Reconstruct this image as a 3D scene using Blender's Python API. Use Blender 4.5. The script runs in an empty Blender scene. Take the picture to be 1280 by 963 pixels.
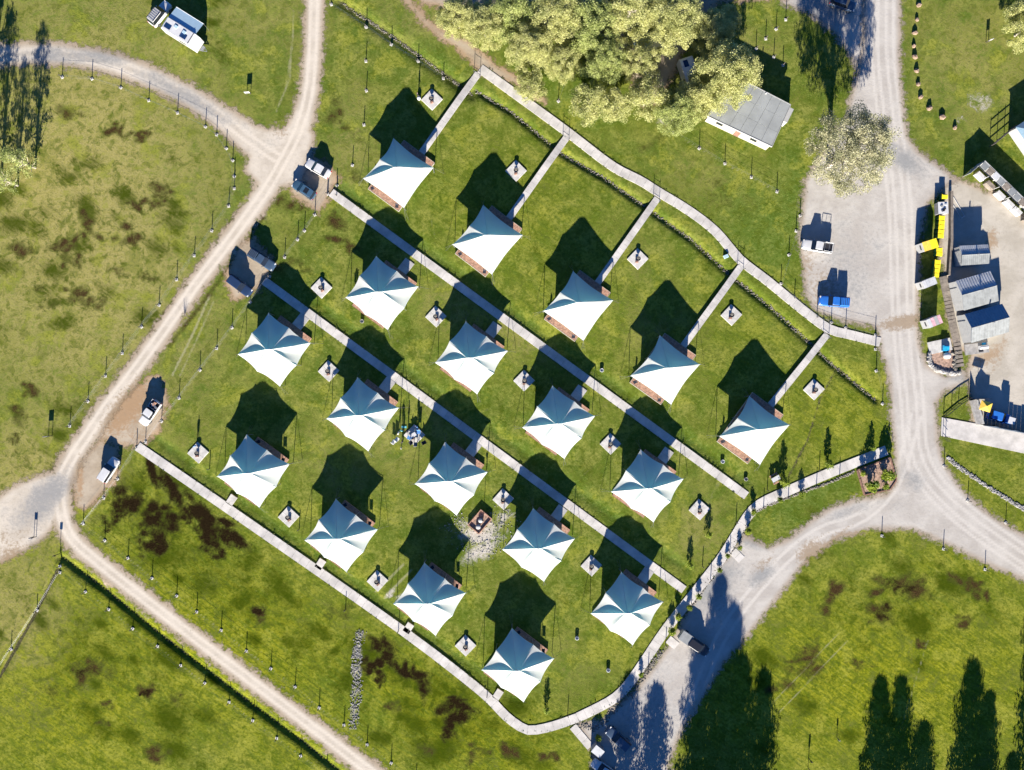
import bpy, bmesh, math, random
import numpy as np
from mathutils import Vector, Matrix, noise as mnoise
random.seed(7); rng = np.random.default_rng(7)
R = math.radians
SC = bpy.context.scene
COL = SC.collection
H = 122.0; K = 7.0; CX, CY = 640.0, 481.5

# ---------------------------------------------------------------- camera, sky, sun, exposure
cam = bpy.data.objects.new('camera', bpy.data.cameras.new('camera')); COL.objects.link(cam)
cam.location = (0, 0, H); cam.data.sensor_width = 36; cam.data.lens = 36*H/(1280/K)
cam.data.clip_end = 6000; cam.data.clip_start = 1
SC.camera = cam
SUN_EL = R(17.5); SUN_AZ = R(183.0)          # compass bearing of the sun: just west of due south
world = bpy.data.worlds.new('World'); SC.world = world; world.use_nodes = True
wn = world.node_tree; sky = wn.nodes.new('ShaderNodeTexSky'); sky.sky_type = 'NISHITA'
sky.sun_disc = False; sky.sun_elevation = SUN_EL; sky.sun_rotation = SUN_AZ
sky.air_density = 0.8; sky.dust_density = 0.1; sky.ozone_density = 10.0
bg = wn.nodes['Background']; wn.links.new(sky.outputs[0], bg.inputs[0]); bg.inputs[1].default_value = 0.05
sun = bpy.data.objects.new('sun', bpy.data.lights.new('sun', 'SUN')); COL.objects.link(sun)
sun.data.energy = 5.0; sun.data.angle = R(0.5); sun.data.color = (1, .93, .82)
dv = Vector((math.sin(SUN_AZ)*math.cos(SUN_EL), math.cos(SUN_AZ)*math.cos(SUN_EL), math.sin(SUN_EL)))
sun.rotation_euler = dv.to_track_quat('Z', 'Y').to_euler()
vs = SC.view_settings; vs.view_transform = 'Standard'; vs.look = 'None'; vs.gamma = 1; vs.exposure = 2.05
vs.use_curve_mapping = False

# ---------------------------------------------------------------- helpers
def P(px, py, h=0.0):
    f = (H-h)/H/K
    return ((px-CX)*f, (CY-py)*f)
def P3(px, py, h=0.0, z=None):
    a = P(px, py, h); return Vector((a[0], a[1], h if z is None else z))
def ang(dx, dy): return math.atan2(-dy, dx)      # picture direction (y down) to world angle

def tag(o, label=None, cat=None, group=None, kind=None):
    if label: o['label'] = label
    if cat: o['category'] = cat
    if group: o['group'] = group
    if kind: o['kind'] = kind
    return o
def empty(name, loc, rz=0, label=None, cat=None, group=None, parent=None):
    o = bpy.data.objects.new(name, None); COL.objects.link(o); o.location = loc; o.rotation_euler = (0, 0, rz)
    o.empty_display_size = .3
    if parent: o.parent = parent
    return tag(o, label, cat, group)
KIDS = {}
def link(o, parent=None):
    COL.objects.link(o)
    if parent is not None:
        o.parent = parent; KIDS.setdefault(parent.name, []).append(o)
    return o
def copy_tree(o, loc=None, rz=None, parent=None, label=None, group=None, scale=None):
    c = o.copy(); link(c, parent)
    for ch in KIDS.get(o.name, []): copy_tree(ch, parent=c)
    if loc is not None: c.location = loc
    if rz is not None: c.rotation_euler = (0, 0, rz)
    if scale is not None: c.scale = scale if hasattr(scale, '__len__') else (scale,)*3
    if label: c['label'] = label
    if group: c['group'] = group
    return c

class MB:
    def __init__(s): s.v = []; s.f = []; s.m = []; s.n = 0
    def add(s, vs_, fs, mi=0):
        b = len(s.v); s.v += [tuple(p) for p in vs_]; s.f += [tuple(b+i for i in f) for f in fs]; s.m += [mi]*len(fs); return s
    def box(s, c, d, rz=0, mi=0, taper=1.0, tilt=None):
        x, y, z = d[0]/2, d[1]/2, d[2]/2; t = taper
        pts = [(-x,-y,-z),(x,-y,-z),(x,y,-z),(-x,y,-z),(-x*t,-y*t,z),(x*t,-y*t,z),(x*t,y*t,z),(-x*t,y*t,z)]
        M = Matrix.Rotation(rz, 3, 'Z')
        if tilt is not None: M = M @ Matrix.Rotation(tilt[0], 3, 'X') @ Matrix.Rotation(tilt[1], 3, 'Y')
        return s.add([M @ Vector(p) + Vector(c) for p in pts], [(3,2,1,0),(4,5,6,7),(0,1,5,4),(1,2,6,5),(2,3,7,6),(3,0,4,7)], mi)
    def tube(s, a, b, r0, r1=None, n=8, mi=0, cap=True):
        r1 = r0 if r1 is None else r1; a = Vector(a); b = Vector(b); q = (b-a).to_track_quat('Z', 'Y')
        v = []
        for p, r in ((a, r0), (b, r1)):
            for i in range(n):
                t = 2*math.pi*i/n; v.append(p + q @ Vector((r*math.cos(t), r*math.sin(t), 0)))
        f = [(i, (i+1) % n, n+(i+1) % n, n+i) for i in range(n)]
        if cap: f += [tuple(range(n-1, -1, -1)), tuple(range(n, 2*n))]
        return s.add(v, f, mi)
    def lathe(s, prof, c=(0,0,0), n=14, mi=0):
        v = []; f = []
        for r, z in prof:
            for i in range(n):
                t = 2*math.pi*i/n; v.append((c[0]+r*math.cos(t), c[1]+r*math.sin(t), c[2]+z))
        for k in range(len(prof)-1):
            for i in range(n): f.append((k*n+i, k*n+(i+1) % n, (k+1)*n+(i+1) % n, (k+1)*n+i))
        f.append(tuple(range(n-1, -1, -1))); f.append(tuple((len(prof)-1)*n+i for i in range(n)))
        return s.add(v, f, mi)
    def prism(s, poly, z0, z1, mi=0):
        n = len(poly)
        A = sum(poly[i][0]*poly[(i+1) % n][1]-poly[(i+1) % n][0]*poly[i][1] for i in range(n))
        if A < 0: poly = poly[::-1]
        v = [(p[0], p[1], z0) for p in poly] + [(p[0], p[1], z1) for p in poly]
        return s.add(v, [tuple(range(n-1, -1, -1)), tuple(range(n, 2*n))] + [(i, (i+1) % n, n+(i+1) % n, n+i) for i in range(n)], mi)
    def loft(s, rings, mi=0, close=True):
        n = len(rings[0]); v = [p for r in rings for p in r]; f = []
        for k in range(len(rings)-1):
            for i in range(n): f.append((k*n+i, k*n+(i+1) % n, (k+1)*n+(i+1) % n, (k+1)*n+i))
        if close: f += [tuple(range(n-1, -1, -1)), tuple((len(rings)-1)*n+i for i in range(n))]
        return s.add(v, f, mi)
    def rock(s, c, r, mi=0, flat=.6):
        t = (1+5**.5)/2
        vv = [(-1,t,0),(1,t,0),(-1,-t,0),(1,-t,0),(0,-1,t),(0,1,t),(0,-1,-t),(0,1,-t),(t,0,-1),(t,0,1),(-t,0,-1),(-t,0,1)]
        ff = [(0,11,5),(0,5,1),(0,1,7),(0,7,10),(0,10,11),(1,5,9),(5,11,4),(11,10,2),(10,7,6),(7,1,8),(3,9,4),(3,4,2),(3,2,6),(3,6,8),(3,8,9),(4,9,5),(2,4,11),(6,2,10),(8,6,7),(9,8,1)]
        a = random.random()*6.3; sx = r*random.uniform(.7, 1.2)/1.9; sy = r*random.uniform(.7, 1.1)/1.9
        out = []
        for p in vv:
            k = random.uniform(.85, 1.15); x, y = p[0]*sx*k, p[1]*sy*k
            out.append((c[0]+x*math.cos(a)-y*math.sin(a), c[1]+x*math.sin(a)+y*math.cos(a), c[2]+p[2]*r*flat*k/1.9))
        return s.add(out, ff, mi)
    def build(s, name, mats, parent=None, smooth=False, loc=None, rz=0):
        me = bpy.data.meshes.new(name); me.from_pydata(s.v, [], s.f); me.update()
        mats = mats if isinstance(mats, (list, tuple)) else [mats]
        for m in mats: me.materials.append(m)
        if len(mats) > 1: me.polygons.foreach_set('material_index', s.m)
        if smooth: me.polygons.foreach_set('use_smooth', [True]*len(s.f))
        o = bpy.data.objects.new(name, me); link(o, parent)
        if loc is not None: o.location = loc
        o.rotation_euler = (0, 0, rz)
        return o
def bevel(o, w=.02, seg=1):
    m = o.modifiers.new('bevel', 'BEVEL'); m.width = w; m.segments = seg; m.limit_method = 'ANGLE'; return o

# ---------------------------------------------------------------- materials
class NT:
    def __init__(s, name):
        s.m = bpy.data.materials.new(name); s.m.use_nodes = True; s.t = s.m.node_tree; s.N = s.t.nodes; s.L = s.t.links
        s.b = s.N['Principled BSDF']; s.out = s.N['Material Output']
    def set(s, sock, v):
        if isinstance(v, bpy.types.NodeSocket): s.L.new(v, sock)
        elif isinstance(v, (tuple, list)) and len(v) == 3 and sock.type == 'RGBA': sock.default_value = (*v, 1)
        else: sock.default_value = v
    def pos(s, scale=(1,1,1), rz=0, obj=False):
        n = s.N.new('ShaderNodeTexCoord'); g = None
        if obj: src = n.outputs['Object']
        else: g = s.N.new('ShaderNodeNewGeometry'); src = g.outputs['Position']
        m = s.N.new('ShaderNodeMapping'); m.vector_type = 'POINT'; s.L.new(src, m.inputs[0])
        m.inputs['Scale'].default_value = scale
        r = s.N.new('ShaderNodeVectorRotate'); r.rotation_type = 'Z_AXIS'; r.inputs['Angle'].default_value = rz
        s.L.new(src, r.inputs[0]); s.L.new(r.outputs[0], m.inputs[0]); return m.outputs[0]
    def noise(s, vec, scale, detail=3, rough=.55, dist=0):
        n = s.N.new('ShaderNodeTexNoise'); s.L.new(vec, n.inputs['Vector']); n.inputs['Scale'].default_value = scale
        n.inputs['Detail'].default_value = detail; n.inputs['Roughness'].default_value = rough; n.inputs['Distortion'].default_value = dist
        return n.outputs['Fac']
    def math(s, op, a, b=None, clamp=False):
        n = s.N.new('ShaderNodeMath'); n.operation = op; n.use_clamp = clamp; s.set(n.inputs[0], a)
        if b is not None: s.set(n.inputs[1], b)
        return n.outputs[0]
    def ramp(s, v, a, b, lo=0, hi=1):
        n = s.N.new('ShaderNodeMapRange'); n.interpolation_type = 'SMOOTHSTEP'; s.set(n.inputs[0], v)
        for i, q in enumerate((a, b, lo, hi)): n.inputs[i+1].default_value = q
        return n.outputs[0]
    def mix(s, f, a, b, mode='MIX'):
        n = s.N.new('ShaderNodeMix'); n.data_type = 'RGBA'; n.blend_type = mode; s.set(n.inputs[0], f)
        s.set(n.inputs[6], a); s.set(n.inputs[7], b); return n.outputs[2]
    def attr(s, name):
        n = s.N.new('ShaderNodeAttribute'); n.attribute_name = name; return n.outputs['Fac']
    def mask(s, name, ns, amp=.9, lo=.35, hi=.6):
        a = s.math('ADD', s.attr(name), s.math('MULTIPLY', s.math('SUBTRACT', ns, .5), amp)); return s.ramp(a, lo, hi)
    def bump(s, h, strength=.5, dist=.05):
        n = s.N.new('ShaderNodeBump'); s.set(n.inputs['Height'], h); n.inputs['Strength'].default_value = strength
        n.inputs['Distance'].default_value = dist; s.L.new(n.outputs[0], s.b.inputs['Normal'])
    def fin(s, col, rough=.8, metal=0, spec=.3):
        s.set(s.b.inputs['Base Color'], col); s.b.inputs['Roughness'].default_value = rough
        s.b.inputs['Metallic'].default_value = metal; s.b.inputs['Specular IOR Level'].default_value = spec; return s.m
def simple(name, c, rough=.7, metal=0, var=.25, scale=2.0, spec=.4, bump=0, coat=0, obj=True, rnd=0):
    t = NT(name); p = t.pos(obj=obj); n = t.noise(p, scale, 4)
    dark = tuple(x*(1-var) for x in c); lite = tuple(min(1, x*(1+var*.6)) for x in c)
    col = t.mix(t.ramp(n, .3, .7), dark, lite)
    n2 = t.noise(p, scale*9, 2); col = t.mix(t.ramp(n2, .45, .8, 0, var), col, tuple(x*.6 for x in c))
    if rnd:
        oi = t.N.new('ShaderNodeObjectInfo'); col = t.mix(t.math('MULTIPLY', oi.outputs['Random'], rnd), col, tuple(x*.45 for x in c))
    if bump: t.bump(n2, bump, .03)
    t.b.inputs['Coat Weight'].default_value = coat
    return t.fin(col, rough, metal, spec)
M = {}
def paint(name, c, rough=.3): return simple(name, c, rough, 0, .08, 1.5, .5, coat=.6)
M['concrete'] = simple('pale_concrete', (.45,.425,.395), .85, var=.22, scale=.5, bump=.25, obj=False, rnd=.2)
M['concrete2'] = simple('pad_concrete', (.43,.415,.39), .85, var=.2, scale=1.2, bump=.2, obj=False, rnd=.12)
M['canvas'] = simple('cream_canvas', (.70,.69,.64), .6, var=.08, scale=.35, obj=False, rnd=.06, bump=.06)
_m = M['canvas']; _t = _m.node_tree; _b = _t.nodes['Principled BSDF']; _tr = _t.nodes.new('ShaderNodeBsdfTranslucent'); _tr.inputs[0].default_value = (.36,.76,.80,1)  # teal of the canopy's shaded faces put into the translucent tint
_x = _t.nodes.new('ShaderNodeMixShader'); _x.inputs[0].default_value = .38; _t.links.new(_b.outputs[0], _x.inputs[1]); _t.links.new(_tr.outputs[0], _x.inputs[2]); _t.links.new(_x.outputs[0], _t.nodes['Material Output'].inputs[0])
M['inner'] = simple('khaki_canvas', (.42,.36,.27), .85, var=.15, scale=1)
M['timber'] = simple('reddish_deck_timber', (.34,.19,.13), .75, var=.35, scale=3, bump=.2)
M['greytimber'] = simple('weathered_timber', (.20,.17,.14), .85, var=.35, scale=2, bump=.3, rnd=.4)
M['dark'] = simple('dark_metal', (.03,.03,.035), .5, .3, .2)
M['steel'] = simple('galvanised_steel', (.35,.36,.37), .4, .8, .1)
M['rope'] = simple('guy_rope', (.08,.08,.08), .8)
M['white'] = paint('white_paint', (.46,.46,.46))
M['whitewall'] = simple('white_wall_cladding', (.30,.30,.295), .7, var=.08)
M['cream'] = simple('cream_wall', (.33,.30,.24), .75, var=.08)
M['roofgrey'] = simple('grey_metal_roof', (.40,.41,.42), .6, 0, .15, 1.2)
M['roofpale'] = simple('pale_metal_roof', (.19,.20,.20), .6, 0, .2, 1.2)
M['roofgreen'] = simple('grey_green_flat_roof', (.23,.24,.235), .8, 0, .15, .35, bump=.1)
M['roofnavy'] = simple('blue_grey_roof', (.16,.24,.30), .5, 0, .1)  # on the southern shed, blue shade of the north slope put into the colour
M['glass'] = simple('dark_glass', (.012,.015,.02), .08, 0, .1, spec=.6)
M['tyre'] = simple('rubber', (.02,.02,.02), .9)
M['rim'] = simple('alloy_rim', (.4,.4,.42), .35, .8)
M['lamp'] = simple('lamp_lens', (.6,.6,.58), .15)
M['red'] = simple('red_lens', (.35,.02,.02), .2)
M['blue'] = paint('bright_blue_paint', (.02,.12,.42)); M['slate'] = paint('steel_blue_paint', (.035,.06,.10)); M['navy'] = paint('navy_paint', (.015,.03,.07))
M['black'] = paint('black_paint', (.012,.012,.015)); M['teal'] = paint('dusty_blue_paint', (.035,.075,.12))
M['yellow'] = simple('yellow_plastic', (.75,.60,.02), .45, var=.08); M['green'] = simple('dark_green_plastic', (.015,.09,.03), .5)
M['orange'] = simple('orange_yellow_paint', (.72,.47,.07), .5, var=.1)
M['pink'] = simple('pink_stripe_paint', (.55,.33,.36), .6); M['cyan'] = simple('cyan_plastic', (.02,.35,.60), .4)
M['brick'] = simple('brown_edging', (.20,.11,.08), .85, rnd=.4); M['mulch'] = simple('pinkish_mulch', (.30,.20,.15), .95, var=.5, scale=3, bump=.6, obj=False)
M['rock'] = simple('grey_rock', (.16,.145,.12), .9, var=.4, scale=1.5, obj=False); M['sandstone'] = simple('sandstone', (.20,.14,.10), .9, var=.3, scale=2)
M['bark'] = simple('pale_bark', (.34,.30,.25), .85, var=.4, scale=2)
M['skin'] = simple('skin', (.42,.25,.18), .6); M['hair'] = simple('brown_hair', (.03,.02,.012), .7)
M['cloth_w'] = simple('white_cloth', (.6,.6,.6), .9); M['cloth_b'] = simple('blue_cloth', (.06,.18,.42), .9); M['cloth_k'] = simple('dark_cloth', (.02,.02,.03), .9); M['cloth_t'] = simple('teal_cloth', (.1,.4,.45), .9)
M['solar'] = simple('solar_cell', (.01,.03,.09), .2); M['awning'] = simple('blue_grey_awning', (.30,.42,.50), .7, var=.05)
M['stucco'] = simple('grey_block', (.25,.24,.23), .9, bump=.3)
def leafmat(name, c, c2, c3):
    t = NT(name); p = t.pos(obj=False); oi = t.N.new('ShaderNodeNewGeometry')
    col = t.mix(oi.outputs['Random Per Island'], c, c2); col = t.mix(t.ramp(t.noise(p, .55, 3), .42, .68), col, c3)
    t.fin(col, .6, 0, .25)
    tr = t.N.new('ShaderNodeBsdfTranslucent'); t.set(tr.inputs[0], col); mx = t.N.new('ShaderNodeMixShader'); mx.inputs[0].default_value = .5
    t.L.new(t.b.outputs[0], mx.inputs[1]); t.L.new(tr.outputs[0], mx.inputs[2]); t.L.new(mx.outputs[0], t.out.inputs[0]); return t.m
M['leaf_y'] = leafmat('yellow_green_leaves', (.40,.42,.13), (.62,.60,.30), (.29,.31,.11))
M['leaf_v'] = leafmat('olive_green_leaves', (.30,.36,.09), (.52,.54,.23), (.19,.23,.07))
M['leaf_g'] = leafmat('grey_green_leaves', (.33,.33,.18), (.58,.54,.36), (.19,.20,.11))
M['leaf_d'] = leafmat('dark_green_leaves', (.05,.10,.02), (.12,.18,.03), (.04,.07,.02))
M['leaf_l'] = leafmat('lime_shrub_leaves', (.18,.26,.02), (.34,.38,.06), (.10,.16,.02))

# ---------------------------------------------------------------- painted ground maps (wear, dirt, mud: real stains, no light)
STEP = .42
gx = np.arange(-100, 100.01, STEP); gy = np.arange(-78, 78.01, STEP)
GX, GY = np.meshgrid(gx, gy)
PX = GX*K+CX; PY = CY-GY*K
def blobs(lst, base=None):
    a = np.zeros_like(GX) if base is None else base
    for b in lst:
        x, y, rx, ry = b[:4]; rot = R(b[4]) if len(b) > 4 else 0; s = b[5] if len(b) > 5 else 1
        dx, dy = PX-x, PY-y; u = dx*math.cos(rot)+dy*math.sin(rot); v = -dx*math.sin(rot)+dy*math.cos(rot)
        a = np.maximum(a, s*np.exp(-.6*((u/rx)**2+(v/ry)**2)))
    return a
def seg_dist(pts, w=None):
    best = np.full(GX.shape, 1e9)
    for i in range(len(pts)-1):
        x0, y0 = pts[i][:2]; x1, y1 = pts[i+1][:2]; dx, dy = x1-x0, y1-y0
        t = np.clip(((PX-x0)*dx+(PY-y0)*dy)/(dx*dx+dy*dy+1e-9), 0, 1)
        d = np.hypot(PX-x0-t*dx, PY-y0-t*dy)
        if w is not None: d = d-(w[i]+(w[i+1]-w[i])*t)
        best = np.minimum(best, d)
    return best
def poly_sd(poly):      # px units, positive inside
    d = seg_dist(poly+[poly[0]]); ins = np.zeros(GX.shape, bool); n = len(poly)
    for i in range(n):
        x0, y0 = poly[i]; x1, y1 = poly[(i+1) % n]
        if y0 == y1: continue
        c = ((y0 > PY) != (y1 > PY)) & (PX < (x1-x0)*(PY-y0)/(y1-y0)+x0); ins ^= c
    return np.where(ins, d, -d)
def stroke(pts): return -seg_dist([p[:2] for p in pts], [p[2] for p in pts])
def smooth(pts, n=6):
    out = []
    for i in range(len(pts)-1):
        p0 = pts[max(i-1, 0)]; p1 = pts[i]; p2 = pts[i+1]; p3 = pts[min(i+2, len(pts)-1)]
        for k in range(n):
            t = k/n; out.append(tuple(.5*((2*b)+(-a+c)*t+(2*a-5*b+4*c-d)*t*t+(-a+3*b-3*c+d)*t**3) for a, b, c, d in zip(p0, p1, p2, p3)))
    out.append(tuple(pts[-1])); return out

west_main = smooth([(394,-60,13),(393,0,13),(391,60,13),(386,117,14),(372,165,17),(350,208,17),(331,240,15),(290,297,14),(247,353,13),(200,420,13),(158,477,13),(136,505,13),(111,542,14),(90,573,14),(77,600,15),(75,625,15),(79,650,14),(92,676,13),(125,705,13),(155,729,13),(222,781,12.5),(290,833,12.5),(360,886,12.5),(414,927,13),(459,962,14),(540,1024,14)], 4)
west_n = smooth([(-80,85,15),(-20,72,15),(50,67,15),(110,73,15),(160,86,15),(220,112,15),(270,142,16),(320,180,20),(350,200,18)], 4)
west_w = smooth([(-80,700,36),(-10,672,34),(35,640,38),(66,605,16)], 4)
RS = {}
RS['west'] = np.maximum.reduce([stroke(west_main), stroke(west_n), stroke(west_w), poly_sd([(300,150),(335,160),(352,158),(375,140),(395,170),(380,230),(330,240),(305,215),(312,180)])])
RS['bays'] = np.maximum.reduce([poly_sd([(360,205),(385,190),(405,200),(425,222),(415,240),(400,268),(362,243)]), poly_sd([(300,300),(318,298),(345,328),(325,362),(292,378),(280,350)]), poly_sd([(186,470),(200,468),(212,500),(200,540),(172,562),(140,555),(112,545),(150,500)]), poly_sd([(85,585),(125,545),(150,560),(150,600),(110,640),(92,640)])-2])
east_poly = [(1080,-60),(1077,60),(1068,100),(1055,150),(1005,225),(998,300),(1003,340),(1007,372),(1022,392),(1050,401),(1094,411),(1100,440),(1110,470),(1112,520),(1118,570),(1118,605),(1105,618),(1075,622),(1040,633),(1010,652),(985,673),(962,683),(930,668),(905,697),(880,722),(845,790),(825,822),(790,866),(750,900),(722,905),(740,940),(745,1040),(835,1040),(838,955),(850,920),(880,870),(905,830),(940,790),(975,745),(1010,700),(1050,674),(1090,663),(1140,663),(1180,680),(1230,705),(1290,731),(1400,780),(1400,730),(1290,672),(1258,655),(1225,632),(1198,605),(1180,575),(1174,550),(1172,505),(1180,492),(1212,478),(1206,462),(1180,468),(1160,456),(1150,430),(1148,400),(1150,350),(1150,300),(1162,255),(1176,240),(1195,225),(1180,210),(1150,190),(1135,170),(1130,130),(1126,80),(1128,-60)]
RS['east'] = poly_sd(east_poly)
RS['yard'] = poly_sd([(1168,215),(1203,224),(1240,240),(1275,265),(1400,330),(1400,560),(1280,545),(1215,528),(1212,490),(1206,468),(1215,440),(1190,435),(1180,350),(1173,300),(1178,245)])
RS['northeast'] = np.maximum(poly_sd([(975,-60),(975,6),(1010,20),(1040,42),(1062,72),(1073,110),(1084,110),(1084,-60)])-1, stroke([(900,-30,10),(1080,20,8)]))
RS['track'] = np.maximum(stroke(smooth([(480,-40,5),(515,8,5),(545,38,6),(580,58,9),(610,85,11),(635,96,7),(655,108,5),(680,128,3)], 4)), poly_sd([(500,-60),(1000,-60),(1000,2),(900,10),(870,45),(830,135),(800,140),(780,100),(720,60),(620,30),(520,10)])-6)

def shatter(lst, n=7, seed=1):
    q = random.Random(seed); out = []
    for b in lst:
        x, y, rx, ry = b[:4]; ro = R(b[4]) if len(b) > 4 else 0; s_ = b[5] if len(b) > 5 else 1
        for _ in range(n):
            u, v = q.gauss(0, .62)*rx, q.gauss(0, .62)*ry; k = q.uniform(.18, .62)
            out.append((x+u*math.cos(ro)-v*math.sin(ro), y+u*math.sin(ro)+v*math.cos(ro), rx*k*1.2+1, ry*k+1, (b[4] if len(b) > 4 else 0)+q.uniform(-50, 50), s_*q.uniform(.55, 1)))
    return out
dirt = blobs(shatter([(85,145,12,10,0,.75),(144,161,12,5),(169,169,13,5,15),(200,241,9,6),(106,271,9,7),(113,290,8,5,40),(78,306,15,6,-10),(90,326,14,11,40),(28,310,11,9),(92,370,15,8),(161,296,11,8,20),(150,340,8,7,0,.7),(182,345,10,4,30,.7),(196,254,10,6),(171,257,9,4,20),(120,378,7,7,0,.8),(39,487,9,7),(20,525,9,12,0,.7),(18,550,7,8,0,.7),(60,380,8,5,0,.6),(50,360,6,5,0,.6),
 (423,145,10,12,0,.8),(362,258,15,8,0,.9),(424,278,10,8,20),(429,302,16,5,30),(370,331,18,10,0,.7),(440,225,14,10,0,.5),(450,175,8,8,0,.4),(1039,748,9,18,15),(1124,735,27,13),(1105,768,13,12,20),(1218,735,13,7,45),(1195,724,12,5,20),(1205,776,9,5),(1150,807,7,5),(1079,831,13,4,0,.8),(1000,845,22,13,-40,.8),(1006,814,20,5,-38),
 (109,838,18,14,-40,.9),(182,866,9,6),(195,944,11,8),(219,871,8,6,0,.7),(136,882,7,4,0,.8),(130,905,6,3,0,.8),(67,866,8,7,0,.6),(322,765,9,6),(422,770,10,8,0,.6),(636,939,11,6),(685,945,11,5),(533,938,9,6,0,.7),(598,942,12,7,0,.8),(494,882,9,5,0,.8),(810,650,10,6,0,.4),(905,235,20,14,0,.4),(830,175,15,8,0,.5),(1290,300,5,5)], 9, 5))
for l_ in ([(212,432),(240,396),(275,350),(330,270)], [(95,600),(88,640),(100,672)], [(60,595),(120,515),(200,400),(300,262)]):
    dirt = np.maximum(dirt, .62*np.exp(-(seg_dist(l_)/4)**2))
for pts_, o_ in ((west_main, 15), (west_main, -15)):
    pass
mud = blobs(shatter([(166,633,17,16,-20),(193,676,18,15),(213,610,30,7,32),(239,646,20,12,20),(252,662,18,8,40),(285,672,22,8,36),(145,646,7,7,0,.8),(132,659,5,8,0,.6),(270,690,10,6,30,.8),(205,650,16,10),(480,813,20,9,42),(466,832,10,8),(512,838,19,7,42),(476,851,5,6),(567,895,14,12),(560,915,9,10,0,.8),(577,880,20,3,35),(109,838,10,8,-40,.6),(182,866,5,4),(322,765,5,4),(1124,735,16,7,0,.6),(1105,768,9,9,0,.7),(440,800,3,3,0,.1)], 11, 8))
smudge = np.zeros_like(GX)
_r = np.random.default_rng(3); _l = []
for (cx0, cy0, wx, wy, n_, sz) in ((330,760,190,45,42,11),(560,900,130,40,34,12),(150,850,160,75,36,11),(250,650,120,40,12,12),(1120,740,150,60,16,10),(1050,860,110,60,12,10),(90,300,120,150,40,8),(60,560,60,60,14,8),(640,330,260,170,16,12),(560,600,260,160,20,12),(300,30,80,50,5,9)):
    for _ in range(n_):
        a_, b_ = _r.uniform(-1, 1), _r.uniform(-1, 1); rot_ = 36 if wx > 130 else _r.uniform(-20, 50)
        x_, y_ = cx0+a_*wx*math.cos(R(rot_))-b_*wy*math.sin(R(rot_)), cy0+a_*wx*math.sin(R(rot_))+b_*wy*math.cos(R(rot_)); k_ = sz*_r.uniform(.6, 1.9)
        _l.append((x_, y_, k_*1.3, k_*.8, rot_+_r.uniform(-15, 15)+(90 if cy0 == 760 and _r.random() < .4 else 0), _r.uniform(.35, .95)*(.55 if sz == 12 and cy0 < 620 else 1)))
smudge = np.maximum(blobs(_l), blobs([(230,690,130,45,36,.5),(380,800,170,35,36,.38),(560,880,120,40,36,.5),(110,840,90,45,-30,.42),(100,820,40,60,10,.5),(640,930,70,30,0,.4),(75,330,60,50,0,.4),(140,270,70,50,0,.3),(1110,760,110,40,0,.4),(300,870,200,25,36,.25)]))
pale = blobs([(602,665,30,22),(600,690,26,12,-30),(630,645,14,10,0,.8),(560,660,18,9,0,.5),(1225,128,24,15,30,.75),(1200,150,16,8,0,.6),(490,740,16,5,-48,.8),(500,745,16,4,-48,.7),(451,795,8,8,0,.75),(447,815,8,14,0,.8),(446,840,8,14,0,.8),(446,865,8,14,0,.8),(443,890,8,14,0,.75),(443,908,8,8,0,.6),(20,700,30,10,0,.5),(240,390,6,20,30,.3),(830,150,14,12,0,.8),(720,60,30,12,0,.4),(545,30,20,20,0,.3),(1000,280,10,40,0,.35),(870,165,20,5,20,.3),(940,95,10,10,0,.2)])
dry = np.clip(blobs([(100,260,150,230,0,1.0),(40,600,70,90,0,.85),(20,760,60,90,0,.7),(310,20,90,60,0,.45),(440,180,30,70,0,.5),(570,390,70,25,36,.55),(470,540,60,30,36,.5),(420,585,60,25,36,.5),(640,420,60,22,36,.5),(820,420,50,40,36,.4),(560,540,60,20,30,.45),(900,70,60,50,0,.55),(880,220,80,25,20,.4),(1220,80,80,80,0,.5),(870,660,40,40,0,.5),(700,830,60,40,0,.3),(790,330,40,30,0,.3),(560,20,80,30,0,.6)]), 0, 1)
lime = np.clip(blobs([(300,820,250,110,30,1),(560,900,200,60,30,1),(1100,850,220,110,0,1),(100,880,150,120,0,.9),(200,650,120,50,30,.7),(1050,520,80,60,0,.6),(940,400,90,80,36,.35),(700,380,100,80,36,.3),(640,260,90,80,0,.4),(1200,700,100,100,0,.6)]), 0, 1)
U = np.hypot(1, 1)
row_dirs = []
wear = np.zeros_like(GX)
for pts, w, s in [([(215,470),(240,420),(262,370)],2,.8),([(225,470),(248,420),(268,375)],2,.6),([(368,8),(362,100),(345,140)],2,.6),([(364,60),(357,110)],2,.5),([(560,340),(620,380),(700,440),(760,480)],2,.4),([(370,150),(200,90),(75,97)],0.1,.01),
    ([(460,300),(545,375)],2,.3),([(470,740),(505,705)],2,.8),([(480,748),(515,712)],2,.8),([(1128,905),(1160,800)],1.5,.5),([(965,880),(1050,790)],1.5,.6),([(975,890),(1060,800)],1.5,.6),([(780,330),(800,420)],1.5,.3),([(440,40),(462,55),(470,80)],1.5,.3),([(880,640),(900,600),(860,570)],4,.4), ([(520,170),(528,230),(545,300)],2.5,.35), ([(640,260),(655,330),(640,380)],2,.3), ([(815,345),(800,400),(812,450)],2,.35), ([(940,420),(915,470)],2,.3), ([(385,480),(440,470),(470,500)],2.5,.35), ([(500,560),(540,560)],5,.3), ([(340,660),(300,650),(260,580)],2,.3), ([(600,560),(590,640)],3,.35), ([(700,750),(740,790),(790,840)],2,.3), ([(330,540),(380,580),(430,570)],2,.3), ([(700,620),(745,580)],2.5,.3), ([(480,430),(530,420)],3,.3), ([(590,520),(640,500)],3,.3), ([(1010,520),(980,580)],2,.3), ([(720,905),(700,870),(660,850)],2,.25)]:
    wear = np.maximum(wear, s*np.exp(-(seg_dist(pts)/w)**2))
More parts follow.
